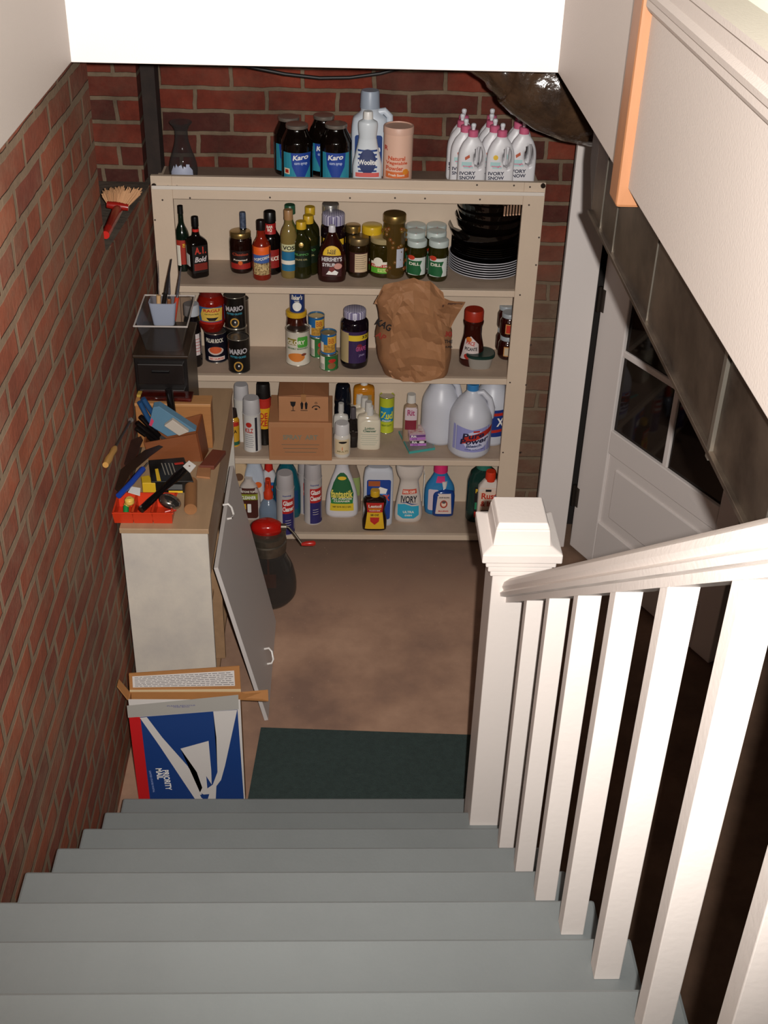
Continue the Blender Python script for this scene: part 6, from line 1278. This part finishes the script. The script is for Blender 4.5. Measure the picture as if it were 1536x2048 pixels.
for y0_, y1_ in ((-.008, -.002), (.108, .114)): box(bm, -W_, W_, y0_, y1_, tz - .001, tz + .003)
for k in range(4): x_ = -tw + k * 2 * tw / 3; box(bm, x_ - .004, x_ + .004, -.006, .112, tz - .001, tz + .003)
link('tray_rim', bm, ORP, tr, bevel=.001)
stick('green_peeler', 'green handled tool with yellow end in the left tray compartment', 'tool', [onZ(252, 1026, cz + .02), onZ(252, 1012, cz + .035), onZ(258, 1003, cz + .045)], .010, mat('#c9a040', .3), (1, mat('#1d7a3a', .3), .009))
yk = onZ(259, 1003, cz + .055)
o = thing('yellow_knob', 'round yellow plastic knob on the left side of the orange tray', 'knob', yk + Vector((0, 0, -.01))); loft('knob_body', [(0, .010), (.006, .015), (.018, .015), (.024, .009)], mat('#d8b050', .3), o)
# ladle with black handle, chrome bowl and white tag
la, lb_ = onZ(282, 1020, cz + .058), onZ(370, 938, cz + .095)
ld = thing('ladle', 'black handled chrome ladle with a white tag lying over the orange tray', 'ladle', la); v_ = lb_ - la
tubeo('handle', [Vector(), v_ * .2, v_ * .5, v_ * .8, v_], [.011, .012, .009, .014, .012], BKH, ld); tubeo('rivet', [Vector((0, 0, .012)), Vector((0, 0, .014))], .004, SILV, ld)
bc = onZ(340, 1003, cz + .06) - la
bm = bmesh.new(); bmesh.ops.create_uvsphere(bm, u_segments=28, v_segments=14, radius=.036, matrix=Matrix.Translation(bc) @ Matrix.Rotation(math.radians(25), 4, 'Y') @ Matrix.Diagonal((1, .8, .55, 1)))
link('bowl', bm, mat('#a09a94', .12, metal=.95), ld, smooth=True)
tg = [onZ(*p, cz + .112) - la for p in ((366, 932), (378, 921), (392, 931), (380, 945))]
bm = bmesh.new(); hexa(bm, tg, [p + Vector((0, 0, -.002)) for p in tg]); link('white_tag', bm, WHT, ld); tc_ = sum(tg, Vector()) / 4
bm = bmesh.new(); tube(bm, [tc_ + Vector((0, 0, .0)), tc_ + Vector((0, 0, .001))], .003, 12); link('tag_hole', bm, mat('#6a3a1a', .5), ld)
stick('red_knife', 'short red handled tool in the right compartment of the orange tray', 'tool', [onZ(330, 1024, cz + .02), onZ(352, 1018, cz + .025)], .007, mat('#a82418', .3))
# brush on the ledge
q1 = onY(240, 385, 4.36)
bz_ = ZL
b0_ = onZ(213, 468, ZL + .012); b1b = onZ(240, 420, ZL + .02)
hx = onY(212, 468, 3.54)
br = thing('scrub_brush', 'red handled brush with fanned pale bristles propped on the brick ledge', 'brush', hx)
HB = onY(236, 418, 3.82) - hx
RDP = mat('#8e1a12', .3)
tubeo('handle', [Vector(), HB * .25, HB * .6, HB], [.012, .013, .015, .016], RDP, br); tubeo('handle_tip', [HB * -.04, HB * .2], [.012, .0135], mat('#b82018', .3), br)
f0, f1 = onY(214, 409, 3.82) - hx, onY(257, 415, 3.82) - hx
tubeo('ferrule', [f0, f0.lerp(f1, .5) , f1.lerp(f0, .0)], [.011, .014, .011], RDP, br)
bm = bmesh.new(); t0, t1 = onY(204, 386, 3.86) - hx, onY(282, 384, 3.86) - hx; random.seed(11)
f1_ = f1.lerp(f0, .0)
for k in range(260):
    u = random.random(); w_ = random.uniform(-.012, .012); a = f0.lerp(f1_, u * .9 + .05) + Vector((0, w_ * .6, 0)); b = t0.lerp(t1, u) + Vector((0, w_ * 2.2, random.uniform(-.008, .006) + .008 * math.sin(u * 3.14)))
    tube(bm, [a, b], .0017, 4)
link('bristles', bm, mat('#b98a62', .8), br)['kind'] = 'stuff'
